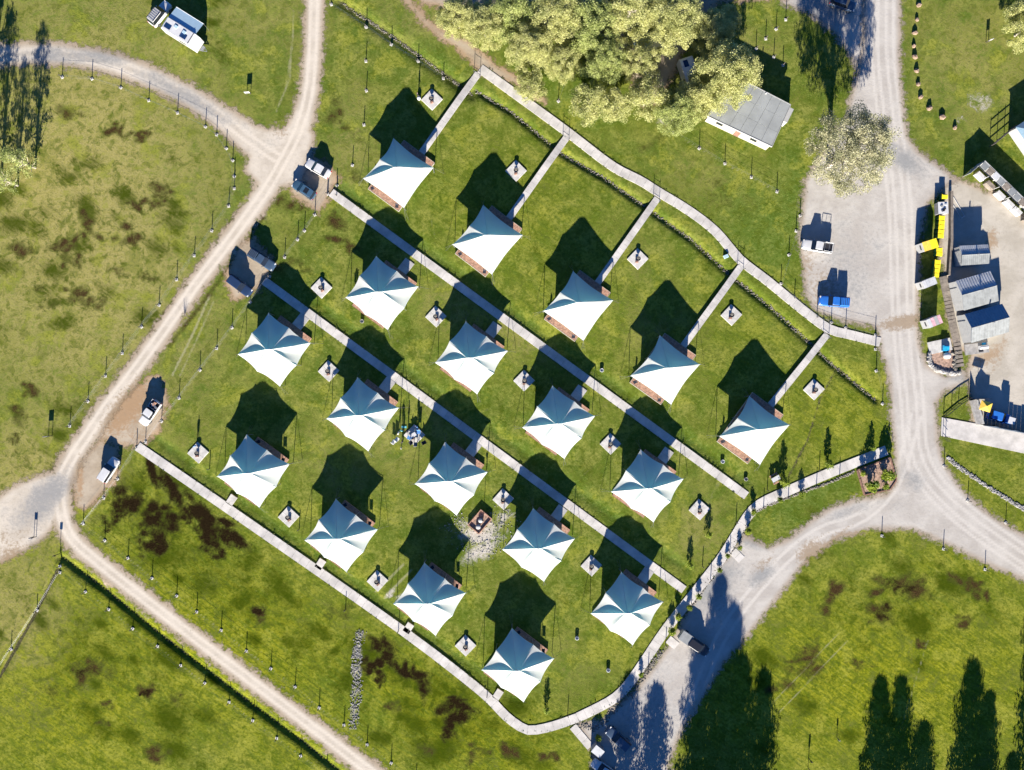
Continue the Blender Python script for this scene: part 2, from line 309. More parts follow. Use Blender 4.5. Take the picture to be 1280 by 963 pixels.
fence_lines = {
 'F1': [(78,97),(115,99),(151,110),(186,126),(222,141.5),(257,159),(271,169),(283,186),(291,201),(293,221),(293,236),(286,258),(265,289),(243,320),(221,350),(199,382),(177,409),(153,442),(132,470.5),(110,502),(87.5,533)],
 'F2a': [(337,346),(313,378),(290,410),(271,436),(250,463),(224,498),(202,527),(182,553)],
 'F2b': [(171,560),(147,599),(129.6,623),(104,655),(131,676),(160,698),(190,723),(221,745),(246,765),(276.6,788),(308,814),(338.6,836),(369,859),(399,885),(430,906.5),(459,931),(489,954),(520,978)],
 'F3': [(75,708),(107,740),(136,762),(166,786),(197,808),(226,832),(256,854),(286.5,878),(316,901),(346,923),(376,945),(408,968)],
 'F4': [(75,716),(46,763.6),(14,812),(-16,860)],
 'F5': [(457.5,34),(457.5,77),(458,114),(455,156.6),(440.6,207),(421,232)],
 'F6': [(414,6),(457.5,34),(489,56),(522.5,76.6),(554,98)],
 'F7': [(410,243),(393.6,269),(380.6,289),(372,300),(356,322)],
 'F8': [(711,93.5),(698,127)], 'F9': [(842,166),(874,186),(906,205),(939,222),(971,240)],
 'F10': [(1000,270),(995,289),(986,319),(976,355),(993,373),(1021,397),(1039,403.5),(1057,410),(1094,419)],
 'F11': [(982,25),(970,37),(957,49),(945,61.5)], 'F12': [(967,72),(978.6,82)],
 'F13': [(1094,437),(1095,464),(1103,505)],
 'F14': [(1102,670),(1179,686.5),(1231,712)], 'F15': [(1180,583),(1209.5,626),(1257,653.6),(1290,672)]}
for kf in ('F1','F2a','F2b','F3','F6','F7','F9'):
    wear = np.maximum(wear, .55*np.exp(-(seg_dist(fence_lines[kf])/1.6)**2))
for cx_, cy_, r0_ in ((445,55,18),(455,70,26),(735,300,14),(1140,190,20)):
    wear = np.maximum(wear, .35*np.exp(-((np.hypot(PX-cx_, (PY-cy_)*1.6)-r0_)/1.6)**2))
# swales: real dips in the ground
Z = np.zeros_like(GX); swale = np.zeros_like(GX); lush = np.zeros_like(GX)
def dip(pts, w, depth, paintv):
    global Z, swale
    d = seg_dist(pts)/w; Z = np.minimum(Z, -depth*np.exp(-d*d)); swale = np.maximum(swale, paintv*np.exp(-(d*1.2)**2))
dip([(78,698),(130,737),(197,792),(256,837),(310,878),(380,930),(430,970)], 4.2, .5, .62)
dip([(72,712),(40,775),(0,845),(-40,900)], 3, .16, .95)
dip([(425,2),(500,52),(590,118)], 7, .4, .6)
drain_n = [(594,113),(640,140),(700,190),(755,222),(812,262),(865,300),(915,345),(965,385),(1012,428),(1040,455),(1095,500)]
dip(drain_n, 4, .42, .62)
dip([(1045,462),(1025,500),(1010,550),(985,598)], 3.2, .12, .62)
for a, b in (((405,258),(500,325)),((420,262),(930,632)),((350,380),(850,748)),((190,555),(630,880))):
    pass
V0 = (.592*1, -.806*1)
for (a, b, off) in (((415,243),(925,612),14),((335,355),(850,722),14),((185,560),(640,888),15)):
    l = [(a[0]+.592*off, a[1]-.806*off), (b[0]+.592*off, b[1]-.806*off)]
    d = seg_dist(l)/7; Z = np.minimum(Z, -.16*np.exp(-d*d)); lush = np.maximum(lush, .9*np.exp(-d*d))
lush = np.maximum(lush, blobs([(1010,620,60,14,-20,.9),(1050,605,40,10,-20,.9),(980,650,25,12,0,.8),(300,245,8,40,40,.6),(700,120,60,20,30,.8),(960,300,60,60,40,.8),(990,250,20,60,0,.7),(560,80,60,10,40,.6),(830,870,60,12,-35,.6),(750,850,30,14,0,.4),(430,870,60,20,35,.4)]))
und = np.zeros_like(GX)
for s, a in ((.035,.5),(.09,.16),(.25,.05)):
    ph = rng.random(8)*6.3; di = rng.random(8)*6.3
    for q in range(8): und += a/8*np.sin((GX*math.cos(di[q])+GY*math.sin(di[q]))*s*6.28*(.7+.07*q)+ph[q])*.35
Z = Z + und*.25
asph = np.clip(blobs([(100,70,110,14,0,.8),(230,120,80,14,28,.8),(55,625,55,22,-45,.85),(60,690,30,14,40,.75),(10,640,20,20,0,.4),(45,705,20,20,60,.7),(1140,600,22,14,40,.7),(1060,640,40,8,-20,.6),(1120,630,30,14,0,.5),(890,730,50,30,-60,.8),(900,710,30,16,30,.8),(1130,200,35,16,40,.8),(1060,330,50,80,0,.55),(1020,20,40,40,0,.9),(800,900,80,60,-50,.6),(330,180,30,20,0,.4),(1195,470,20,8,0,.8),(1170,195,25,14,35,.8),(950,720,20,12,-40,.8),(1110,590,8,30,0,.6),(940,675,20,10,20,.9)]), 0, 1)
brown = np.clip(blobs([(15,700,22,26,20,.75),(30,665,25,5,-10,.45),(5,672,12,14,0,.5),(160,510,18,45,38,.95),(170,545,25,14,0,.5),(100,600,5,30,0,.8),(1130,403,30,9,-8,1),(1015,690,14,20,60,.9),(955,705,20,8,-40,.6),(1180,300,10,10,0,.4),(1240,300,8,15,0,.8),(350,165,12,8,0,.6),(310,260,5,5,0,.3),(1100,668,60,4,0,.9),(1030,685,40,4,-40,.9),(1235,445,25,10,-30,.8),(1030,360,25,30,0,.6),(1010,330,12,20,0,.6),(1250,440,8,30,20,.6)]), 0, 1)
tracks = np.zeros_like(GX)
for pts, off in ((west_main, (-4.5, 4.5)), (west_n, (-5, 5)), (smooth([(1105,-60),(1103,60),(1112,150),(1125,260),(1130,400),(1140,500),(1150,580),(1200,640),(1290,705)],4), (-14,-5,6,14)), (smooth([(1145,520),(1120,600),(1080,645),(1020,668),(960,720),(900,800),(860,900)],4), (-6,6))):
    for o_ in off:
        l = []
        for i in range(len(pts)):
            a = pts[max(i-1, 0)]; b = pts[min(i+1, len(pts)-1)]; t = math.hypot(b[0]-a[0], b[1]-a[1]) or 1
            l.append((pts[i][0]-(b[1]-a[1])/t*o_, pts[i][1]+(b[0]-a[0])/t*o_))
        tracks = np.maximum(tracks, np.exp(-(seg_dist(l)/2.6)**2))

def zat(x, y):
    i = min(max((x-gx[0])/STEP, 0), len(gx)-1.001); j = min(max((y-gy[0])/STEP, 0), len(gy)-1.001)
    a, b = int(i), int(j); u, v = i-a, j-b
    return float(Z[b, a]*(1-u)*(1-v)+Z[b, a+1]*u*(1-v)+Z[b+1, a]*(1-u)*v+Z[b+1, a+1]*u*v)
def gp(px, py, dz=0):
    x, y = P(px, py); return Vector((x, y, zat(x, y)+dz))

def grid_mesh(name, X, Y, ZZ, keep, attrs, mat):
    ny, nx = X.shape; idx = -np.ones(X.shape, int)
    cell = keep[:-1, :-1] | keep[1:, :-1] | keep[:-1, 1:] | keep[1:, 1:]
    vk = np.zeros(X.shape, bool)
    vk[:-1, :-1] |= cell; vk[1:, :-1] |= cell; vk[:-1, 1:] |= cell; vk[1:, 1:] |= cell
    idx[vk] = np.arange(vk.sum()); co = np.stack([X[vk], Y[vk], ZZ[vk]], 1).astype(np.float32)
    jj, ii = np.nonzero(cell)
    q = np.stack([idx[jj, ii], idx[jj, ii+1], idx[jj+1, ii+1], idx[jj+1, ii]], 1).astype(np.int32)
    me = bpy.data.meshes.new(name); me.vertices.add(len(co)); me.vertices.foreach_set('co', co.ravel())
    me.loops.add(q.size); me.loops.foreach_set('vertex_index', q.ravel()); me.polygons.add(len(q))
    me.polygons.foreach_set('loop_start', np.arange(0, q.size, 4, dtype=np.int32)); me.update(calc_edges=True); me.validate()
    me.polygons.foreach_set('use_smooth', np.ones(len(q), bool))
    for k_, a in attrs.items():
        at = me.attributes.new(k_, 'FLOAT', 'POINT'); at.data.foreach_set('value', a[vk].astype(np.float32))
    me.materials.append(mat); o = bpy.data.objects.new(name, me); COL.objects.link(o); return o

# grass ground material
t = NT('rough_grass'); p = t.pos(); ps = t.pos((.28, 1.6, 1), R(36.3))
nb = t.noise(p, .05, 4); nm = t.noise(p, .28, 5, .6, .4); nf = t.noise(p, 2.0, 5, .75); nff = t.noise(p, 5.5, 3, .7); st = t.noise(ps, 1.2, 4, .65)
nq = t.noise(p, .16, 6, .72, .3); n7 = t.noise(p, .6, 6, .72, .6)
c = t.mix(t.ramp(nm, .35, .68), (.072,.106,.016), (.170,.178,.040))
c = t.mix(t.math('MULTIPLY', t.attr('lime'), .85), c, t.mix(t.ramp(st, .35, .65), (.090,.118,.004), (.24,.235,.012)))
dm = t.ramp(t.math('ADD', t.attr('dry'), t.math('MULTIPLY', t.math('SUBTRACT', t.math('ADD', nq, t.math('MULTIPLY', t.math('ADD', nf, n7), .5)), 1.0), 3.2)), .15, .95)
c = t.mix(dm, c, t.mix(t.ramp(nf, .35, .65), (.21,.185,.05), (.37,.31,.13)))
c = t.mix(t.math('MULTIPLY', t.attr('lush'), .75), c, (.065,.115,.02))
c = t.mix(t.ramp(n7, .47, .62, 0, .66), c, (.045,.072,.004))
c = t.mix(t.ramp(nq, .5, .62, 0, .5), c, (.06,.09,.004))
c = t.mix(t.ramp(nq, .47, .38, 0, .45), c, (.24,.24,.035))
c = t.mix(t.ramp(nf, .48, .62, 0, .62), c, (.04,.065,.004))
c = t.mix(t.ramp(nf, .44, .34, 0, .4), c, (.26,.26,.07))
c = t.mix(t.ramp(nff, .5, .8, 0, .28), c, (.27,.27,.05))
c = t.mix(t.ramp(st, .25, .45, .25, 0), c, (.05,.075,.01))
rag = t.math('ADD', t.math('MULTIPLY', nf, .35), t.math('MULTIPLY', n7, .65))
rag2 = t.math('ADD', t.math('MULTIPLY', n7, .55), t.math('MULTIPLY', t.noise(p, 2.2, 5, .8, .8), .45))
dk = t.ramp(t.math('ADD', t.attr('smudge'), t.math('MULTIPLY', t.math('SUBTRACT', t.math('ADD', st, n7), 1.0), .9)), .15, .85)
c = t.mix(t.math('MULTIPLY', dk, .88), c, (.030,.046,.002))
soft = t.ramp(t.math('ADD', t.math('MAXIMUM', t.attr('mud'), t.attr('dirt')), t.math('MULTIPLY', t.math('SUBTRACT', rag, .5), 1.2)), .12, .6)
c = t.mix(t.math('MULTIPLY', soft, .7), c, (.045,.055,.010))
c = t.mix(t.mask('swale', rag, 1.4, .35, .7), c, t.mix(t.ramp(nff, .4, .7), (.03,.035,.015), (.12,.10,.055)))
c = t.mix(t.math('MULTIPLY', t.mask('wear', rag, 1.2, .25, .75), .55), c, (.30,.28,.17))
c = t.mix(t.mask('dirt', rag2, 2.6, .38, .95), c, t.mix(t.ramp(nff, .35, .7), (.018,.011,.005), (.070,.044,.018)))
c = t.mix(t.mask('mud', rag2, 2.0, .22, .75), c, t.mix(t.ramp(nff, .35, .8), (.007,.0045,.002), (.030,.020,.009)))
c = t.mix(t.mask('pale', rag, 2.2, .5, 1.0), c, t.mix(t.ramp(nff, .35, .65), (.27,.25,.20), (.48,.44,.40)))
t.bump(t.math('ADD', t.math('MULTIPLY', nf, .9), t.math('MULTIPLY', nff, .5)), .6, .10)
M['grass'] = t.fin(c, 1.0, 0, 0)

attrs = dict(smudge=smudge, dirt=dirt, mud=mud, pale=pale, dry=dry, lime=lime, lush=lush, swale=swale, wear=wear)
ext = np.array([-3000, -1200, -500, -250, -140.])
xs = np.concatenate([ext, gx, -ext[::-1]]); ys = np.concatenate([ext*1.0, gy, -ext[::-1]])
X2, Y2 = np.meshgrid(xs, ys); pad = lambda a: np.pad(a, 5, mode='edge')
fade = lambda a: np.pad(a, 5, mode='constant')
ground = grid_mesh('grass_ground', X2, Y2, fade(Z), np.ones(X2.shape, bool), {k_: (pad(a) if k_ in ('dry','lime') else fade(a)) for k_, a in attrs.items()}, M['grass'])
tag(ground, kind='structure')

def gravel(name, base, lite, grey, brn):
    t = NT(name); p = t.pos(); n1 = t.noise(p, .25, 5, .6, .3); n2 = t.noise(p, 1.6, 5, .7); n3 = t.noise(p, 7, 2, .7)
    c = t.mix(t.ramp(n1, .35, .65), base, lite)
    c = t.mix(t.math('MULTIPLY', t.ramp(t.math('ADD', t.attr('tracks'), t.math('MULTIPLY', t.math('SUBTRACT', n2, .5), .8)), .2, .9), .8), c, tuple(x*1.12 for x in lite))
    c = t.mix(t.mask('asph', t.math('MULTIPLY', t.math('ADD', n1, n2), .5), 1.6, .3, .9), c, grey)
    c = t.mix(t.math('MULTIPLY', t.mask('brown', n2, 1.6, .35, .8), .85), c, brn)
    c = t.mix(t.ramp(n2, .50, .75, 0, .40), c, tuple(x*.72 for x in base)); c = t.mix(t.ramp(n3, .55, .8, 0, .25), c, tuple(x*.6 for x in base)); c = t.mix(t.ramp(t.attr('edge'), 1.3, .1, 0, .6), c, brn)
    c = t.mix(t.ramp(n3, .2, .42, .35, 0), c, tuple(min(x*1.5, .7) for x in base))
    t.bump(t.math('ADD', n2, t.math('MULTIPLY', n3, .4)), .45, .06); t.fin(c, .92, 0, .15)
    e = t.math('ADD', t.attr('edge'), t.math('MULTIPLY', t.math('SUBTRACT', t.math('ADD', n2, t.noise(p, .6, 4, .6)), 1.0), 3.0)); a = t.ramp(e, -.6, .6)
    t.L.new(a, t.b.inputs['Alpha']); return t.m
M['gravel_w'] = gravel('pale_gravel_road', (.36,.315,.255), (.45,.40,.33), (.22,.215,.205), (.22,.155,.09))
M['gravel_e'] = gravel('pale_grey_gravel_road', (.315,.29,.26), (.385,.36,.325), (.21,.21,.205), (.23,.17,.11))
M['gravel_b'] = gravel('tan_bay_dirt', (.26,.21,.15), (.34,.285,.215), (.27,.265,.25), (.27,.17,.09))
M['gravel_y'] = gravel('yard_gravel', (.31,.28,.23), (.39,.355,.30), (.25,.25,.24), (.26,.18,.11))
for nm, key, m, dz in (('parking_bay_dirt','bays','gravel_b',.010),('gravel_road_west','west','gravel_w',.016),('yard_gravel','yard','gravel_y',.010),('gravel_road_northeast','northeast','gravel_e',.012),('gravel_road_east','east','gravel_e',.018),('dirt_track','track','gravel_b',.014)):
    e = RS[key]/K*1.0
    o = grid_mesh(nm, GX, GY, Z*1.0+dz, e > -1.1, dict(edge=e, asph=asph, brown=brown, tracks=tracks), M[m]); tag(o, kind='structure')

# ---------------------------------------------------------------- concrete paths laid in slabs
def path(name, pts, w, slab=1.55, z0=-.25, z1=.10, m='concrete', zf=None, kind='structure', piece='slab'):
    pts = [P(a, b) for a, b in pts]; root = bpy.data.objects.new(name, None); link(root); root.location = (*pts[0], 0)
    ox, oy = pts[0]
    L = [0]
    for i in range(1, len(pts)): L.append(L[-1]+math.dist(pts[i], pts[i-1]))
    def at(s):
        s = min(max(s, 0), L[-1]); i = max(k for k in range(len(L)-1) if L[k] <= s); t_ = (s-L[i])/(L[i+1]-L[i])
        return pts[i][0]+(pts[i+1][0]-pts[i][0])*t_, pts[i][1]+(pts[i+1][1]-pts[i][1])*t_
    def nrm(s):
        a, b = at(s-.5), at(s+.5); l = math.dist(a, b); return -(b[1]-a[1])/l, (b[0]-a[0])/l
    n = max(1, round(L[-1]/slab)); d = L[-1]/n
    for k in range(n):
        s0, s1 = k*d+.012, (k+1)*d-.012; mb = MB(); ring = []
        for s in (s0, s1):
            c_, q = at(s), nrm(s); zt = z1 if zf is None else zf(s/L[-1]); 
            for sg in (-1, 1): ring.append((c_[0]+q[0]*w/2*sg-ox, c_[1]+q[1]*w/2*sg-oy, zt))
        a, b, c2, d2 = ring[0], ring[1], ring[3], ring[2]
        lo = [(p_[0], p_[1], (z0 if zf is None else p_[2]-.12)) for p_ in (a, b, c2, d2)]
        mb.add([a, b, c2, d2]+lo, [(3,2,1,0),(4,5,6,7),(0,1,5,4),(1,2,6,5),(2,3,7,6),(3,0,4,7)])
        o = mb.build(piece, M[m], root)
    if kind: root['kind'] = kind
    return root
perim_n = smooth([(600,86),(640,115),(710,166),(765,208),(800,226),(822,240),(860,263),(895,290),(925,325),(960,352),(1000,385),(1035,411),(1060,418),(1100,428)], 3)
path('perimeter_path', perim_n, 1.65)
path('perimeter_path', smooth([(172,558),(330,667),(500,786),(600,863),(630,893),(648,907),(662,913),(690,908),(722,897)], 3), 1.65)
path('perimeter_path', smooth([(722,897),(760,878),(780,862),(800,835),(830,790),(865,745),(900,700),(922,665),(936,643),(950,630),(975,618),(1040,590),(1108,563)], 3), 1.75)
CA0, CA1 = (414,241), (936,622); CB0, CB1 = (330,351), (856,738)
path('cross_path', [CA0, (933,620)], 1.5, z1=.092); path('cross_path', [CB0, (855,737.5)], 1.5, z1=.092)
path('link_path', [(716,908),(738,934)], 1.4, 1.4)
for x, y in ((283,636),(394,716),(504,796),(616,879)): path('link_path', [(x+3, y-5.5), (x+10, y-16)], 1.3, 1.3)
path('link_path', [(835,799),(846,808)], 1.5, 1.4, z1=.07); path('link_path', [(916,689),(927,700)], 1.5, 1.4, z1=.07)

# concrete driveway
dm_ = MB(); poly = [P(*q) for q in ((1177,522),(1281,541),(1330,552),(1330,585),(1280,567),(1176,545))]; dm_.prism(poly, -.1, .07)
tag(dm_.build('concrete_driveway', M['concrete']), kind='structure')

# ---------------------------------------------------------------- tents
UX = (math.cos(R(36.3)), -math.sin(R(36.3)))      # world direction of local +u ; local frame rotated by -36.3 deg
TROT = -R(36.3)
def px2uv(dx, dy): return ((dx*.806+dy*.592)/K, (dx*.592-dy*.806)/K)
def canopy(ctrl, name, sagf, N=16, S=14):
    # ctrl: list of (u, v, h, ridge 0/1, bow)  boundary control points in order
    n = len(ctrl); out = []
    for i in range(n):
        a, b = ctrl[i], ctrl[(i+1) % n]
        for k in range(N):
            t_ = k/N; x = a[0]+(b[0]-a[0])*t_; y = a[1]+(b[1]-a[1])*t_; bow = a[4]*4*t_*(1-t_)
            l = math.hypot(x, y); x -= x/l*bow; y -= y/l*bow
            h = a[2]+(b[2]-a[2])*t_ - .10*4*t_*(1-t_)
            sg = (math.sin(math.pi*t_))**.8
            out.append((x, y, h, sg*a[5]))
    v = []; m = len(out); ridge = .5; HA = 5.0; rd = (.78, .62)
    for s in range(S+1):
        q = s/S
        for (x, y, h, sg) in out:
            pr = (x*rd[0]+y*rd[1]); pr = max(-1, min(1, pr/2.2)); bx, by = rd[0]*ridge*pr, rd[1]*ridge*pr
            f = 1-(1-q)**1.14
            z = HA+(h-HA)*f - sagf*sg*math.sin(math.pi*q**.8)
            v.append((bx+(x-bx)*q, by+(y-by)*q, z))
    f = []
    for s in range(S):
        for i in range(m): f.append((s*m+i, s*m+(i+1) % m, (s+1)*m+(i+1) % m, (s+1)*m+i))
    mb = MB(); mb.add(v, [tuple(reversed(q_)) for q_ in f])
    # hem
    base = S*m
    hem = []; 
    for i in range(m): x, y, z = v[base+i]; hem += [(x, y, z), (x, y, z-.09)]
    mb.add(hem, [(2*i, 2*((i+1) % m), 2*((i+1) % m)+1, 2*i+1) for i in range(m)])
    return mb
def uvpt(dx, dy, h, *r): u, w = px2uv(dx, dy); return (u, w, h, *r)
def sh(p_, apx=0): return p_
TB = [uvpt(-43,5.5,2.8,1,.23,1), uvpt(-25.3,-20.5,3.38,1,.23,1), uvpt(-6,-45.5,2.8,1,.23,1), uvpt(20,-27,3.34,1,.23,1), uvpt(45.5,-9,2.8,1,.23,.75), uvpt(29,18.5,3.05,1,.23,.75), uvpt(8.5,44,2.8,1,.23,.6), uvpt(-19,26,3.0,1,.23,.6)]
TB = TB[::-1]
# bows belong to the edge after each point; order reversed keeps them equal
TA = [uvpt(-44,9,2.8,1,.15,1.2), uvpt(-23,-13,3.4,1,.15,1), uvpt(-7,-40,2.8,1,.30,.5), uvpt(41.5,-4,2.8,1,.30,.8), uvpt(5.5,44.5,2.8,1,.30,.6)]
TA = TA[::-1]
def fix(ctrl, orig):
    return ctrl
def make_tent(kind):
    root = empty('canopy_tent', (0,0,0), 0); ctrl = TB if kind == 'B' else TA
    cp = canopy(ctrl, 'canopy', .26 if kind == 'B' else .16).build('canopy', M['canvas'], root, smooth=True)
    sg = MB()
    for c_ in ctrl:     # welded seams along every ridge line
        pts = []
        for k in range(13):
            q = k/12; f = 1-(1-q)**1.14; pts.append(Vector((c_[0]*q, c_[1]*q, 5.0+(c_[2]-5.0)*f+.012)))
        for a, b in zip(pts[:-1], pts[1:]): sg.tube(a, b, .03, n=4, cap=False)
    sg.build('ridge_seam', M['canvas'], root)
    for c_ in ctrl:
        l = math.hypot(c_[0], c_[1]); k = 1.0; foot = (c_[0]*.97, c_[1]*.97, 0.0)
        MB().tube(foot, (c_[0], c_[1], c_[2]-.02), .055, n=6).build('pole', M['steel'], root)
        if l > 5.6:
            for s in (-.16, .16):
                a = math.atan2(c_[1], c_[0])+s*1.0
                MB().tube((c_[0], c_[1], c_[2]-.05), (c_[0]+1.5*math.cos(a), c_[1]+1.5*math.sin(a), 0), .018, n=4).build('guy_rope', M['rope'], root)
    MB().tube((0,0,.3), (0,0,4.92), .06, n=6).build('pole', M['steel'], root)
    flip = 1
    # deck : v from -5.3 (A) / -4.75 (B) to 5.3
    v0 = -5.45 if kind == 'A' else -4.75; v1 = 5.25; hu = 3.35
    bd = MB(); y = v0
    while y < v1-.05:
        bd.box((0, y+.07, .37), (2*hu, .132, .04)); y += .145
    tag(bd.build('deck_board', M['timber'], root), kind='stuff')
    fr = MB()
    for (cx_, cy_, sx, sy) in ((0, v0-.03, 2*hu+.1, .06), (0, v1+.03, 2*hu+.1, .06), (-hu-.03, (v0+v1)/2, .06, v1-v0), (hu+.03, (v0+v1)/2, .06, v1-v0)): fr.box((cx_, cy_, .22), (sx, sy, .38))
    fr.build('deck_frame', M['cream'] if kind == 'A' else M['timber'], root)
    # inner cabin with hipped roof
    cb = MB(); a, b0, b1, hh = 2.9, -3.0, 3.2, 2.0
    cb.box((0, (b0+b1)/2, .4+hh/2), (2*a, b1-b0, hh)); cb.build('cabin_wall', M['inner'], root)
    rf = MB(); e = .15; z0 = .4+hh+.01; rz_ = z0+.5
    rf.add([(-a-e, b0-e, z0), (a+e, b0-e, z0), (a+e, b1+e, z0), (-a-e, b1+e, z0), (0, b0+2.4, rz_), (0, b1-2.4, rz_)], [(0,1,4), (1,2,5,4), (2,3,5), (3,0,4,5), (3,2,1,0)])
    rf.build('cabin_roof', M['inner'], root)
    MB().box((0, b0-.02, 1.4), (1.5, .05, 1.85)).build('door', M['cloth_k'], root)
    for s in (-1, 1): MB().box((s*(a+.015), .8, 1.6), (.04, 1.8, 1.0)).build('window', M['glass'], root)
    return root
protoA = make_tent('A'); protoB = make_tent('B')
ORD = ['first', 'second', 'third', 'fourth', 'fifth']
rows = [('A', 0, [(499,216),(612,301),(725,378+4),(836,464),(948.5,543)]), ('B', 0, [(473,365),(587,447.5),(698,530),(811,611)]), ('B', 0, [(336,437),(448.5,519.5),(561,602),(672.5,686),(785,767)]), ('B', 1, [(309,592),(421,674),(534,755),(646,839)])]
rows[0] = ('A', 0, [(496.5,209),(610,294),(725.3,378),(836.5,460),(950,537)])
rownames = ['top row with the boardwalks', 'upper middle row', 'lower middle row', 'bottom row']
tents = []
used = set()
for ri, (kd, flip, lst) in enumerate(rows):
    for ti, (x, y) in enumerate(lst):
        pr = protoA if kd == 'A' else protoB; c_ = P(x, y, 5.0); first = kd not in used
        o = pr if first else copy_tree(pr)
        used.add(kd); o.location = (c_[0], c_[1], 0); o.rotation_euler = (0, 0, TROT)
        shape = 'four-cornered' if kd == 'A' else 'star-edged'
        extra = ', its back veranda facing the lawn' if flip else ''
        pos = f'{ORD[ti]} from the left'
        cv = [ch for ch in KIDS[o.name] if ch.name.startswith('canopy')][0]
        rr_ = random.Random(ri*10+ti); cc = [(c[0]*rr_.uniform(.985,1.015), c[1]*rr_.uniform(.985,1.015), c[2]+rr_.uniform(-.05,.05), c[3], c[4]*rr_.uniform(.8,1.2), c[5]*rr_.uniform(.75,1.3)) for c in (TA if kd == 'A' else TB)]
        tmp = canopy(cc, 'canopy', (.26 if kd == 'B' else .16)*rr_.uniform(.8,1.25)).build('canopy', M['canvas'], None, smooth=True)
        mm = tmp.data; bpy.data.objects.remove(tmp); cv.data = mm; o.rotation_euler = (0, 0, TROT+R(rr_.uniform(-1.2, 1.2)))
        tag(o, f'white {shape} canopy tent, {pos} in the {rownames[ri]}', 'tent', 'canopy tents on the lawn')
        if flip:      # turn everything under the canopy, keep the canopy itself
            for ch in KIDS[o.name]:
                if ch.name.split('.')[0] in ('deck_board', 'deck_frame', 'cabin_wall', 'cabin_roof', 'door', 'window'):
                    ch.rotation_euler = (0, 0, math.pi)
        tents.append((ri, ti, o, c_))
def tuv(c_, u, v, z=0): 
    a = TROT; return (c_[0]+u*math.cos(a)-v*math.sin(a), c_[1]+u*math.sin(a)+v*math.cos(a), z)

# boardwalks to northern row
tops = [(598,92),(709,171),(822,248),(927,332),(1034,418)]
for (ri, ti, o, c_) in tents:
    if ri == 0:
        e = tuv(c_, .5, 5.35); ex, ey = e[0]*K+CX, CY-e[1]*K
        tx, ty = tops[ti]
        w = path('boardwalk', [(tx, ty), (ex, ey)], 1.2, .95, zf=lambda s: .10+.28*min(1, s*3), kind=None, piece='plank')
        tag(w, f'pale raised boardwalk leading to the {ORD[ti]} tent from the left, top row', 'boardwalk', 'boardwalks over the drain')
        # gate at its head
        dx, dy = ex-tx, ey-ty; l = math.hypot(dx, dy); dx /= l; dy /= l
        g = empty('gate', (*P(tx+dx*3, ty+dy*3), .2), ang(dx, dy), f'small metal gate across the head of the {ORD[ti]} boardwalk from the left', 'gate', 'gates at the boardwalk heads')
        for s in (-1, 1): MB().tube((0, s*.66, -.4), (0, s*.66, 1.15), .045, n=6).build('post', M['dark'], g)
        gl = MB()
        for z in (.2, .95): gl.tube((0, -.6, z), (0, .6, z), .02, n=5)
        for k in range(6): gl.tube((0, -.5+.2*k, .2), (0, -.5+.2*k, .95), .01, n=4)
        gl.build('gate_leaf', M['steel'], g)
        rl = MB()
    elif ri in (1, 2):
        # short ramp from deck to cross path
        a = tuv(c_, .1, 5.34); b = tuv(c_, .1, 7.78)
        w = path('entry_ramp', [(b[0]*K+CX, CY-b[1]*K), (a[0]*K+CX, CY-a[1]*K)], 1.9, 1.25, zf=lambda s: .11+.24*s, kind=None)
        tag(w, f'pale ramp from the {"upper" if ri == 1 else "lower"} cross path to the {ORD[ti]} tent below it', 'ramp', 'ramps up to the tent decks')

# deck chairs on northern verandas
def chair_proto():
    r = empty('deck_chair', (0,0,0))
    MB().box((0,0,.42), (.55,.55,.06)).build('seat', M['cloth_k'], r); MB().box((-.29,0,.72), (.05,.55,.55), tilt=(0,-.2)).build('backrest', M['cloth_k'], r)
    for sx in (-1, 1):
        for sy in (-1, 1): MB().tube((sx*.24, sy*.25, 0), (sx*.24, sy*.25, .42), .02, n=4).build('leg', M['steel'], r)
    return r
chair = chair_proto(); cu = False
for (ri, ti, o, c_) in tents:
    if ri in (0, 3):
        for s, nm in ((-1, 'west'), (1, 'east')):
            p_ = tuv(c_, s*2.7, (-5.0 if ri == 0 else 4.35), .39)
            q = chair if not cu else copy_tree(chair); cu = True
            q.location = p_; q.rotation_euler = (0, 0, TROT+(math.pi/2 if s < 0 else math.pi/2)+s*.5+(math.pi if ri == 0 else 0))
            tag(q, f'dark chair on the {nm} end of the {ORD[ti]} tent veranda, {"top" if ri == 0 else "bottom"} row', 'chair', 'chairs on the verandas')

# ---------------------------------------------------------------- fire pads
padpos = [(540,125,0,0),(645,214,0,1),(797,324,0,2),(914,394,0,3),(1017,487,0,4),(402,360,1,0),(545,396,1,1),(655,476,1,2),(763,555,1,3),(874,637,1,9),(411,464,2,1),(518,544,2,2),(629,624,2,3),(739,707,2,4),(248,566,3,0),(361,646,3,1),(472,726,3,2),(582,807,3,3)]
pp = empty('fire_pad', (0,0,0)); 
for i in range(2):
    for j in range(2): bevel(MB().box(((i-.5)*1.37, (j-.5)*1.37, .02), (1.355, 1.355, .30)).build('slab', M['concrete2'], pp), .02)
br = empty('brazier', (0,0,0)); MB().tube((0,0,0), (0,0,.35), .13, .09, n=8).build('pedestal', M['dark'], br)
MB().lathe([(.12,.33),(.34,.45),(.42,.62),(.40,.62),(.30,.48),(.05,.42)], n=14).build('bowl', M['dark'], br, smooth=False)
MB().lathe([(.10,.45),(.30,.53),(.05,.56)], n=10).build('ash', M['rock'], br)
MB().box((.0,-.55,.2), (.5,.3,.4), rz=.3).build('hearth_box', M['brick'], br)
def padname(r, c_): 
    if c_ == 9: return 'right of the last upper middle row tent'
    return f'beside the {ORD[c_]} tent of the {["top","second","third","bottom"][r]} row'
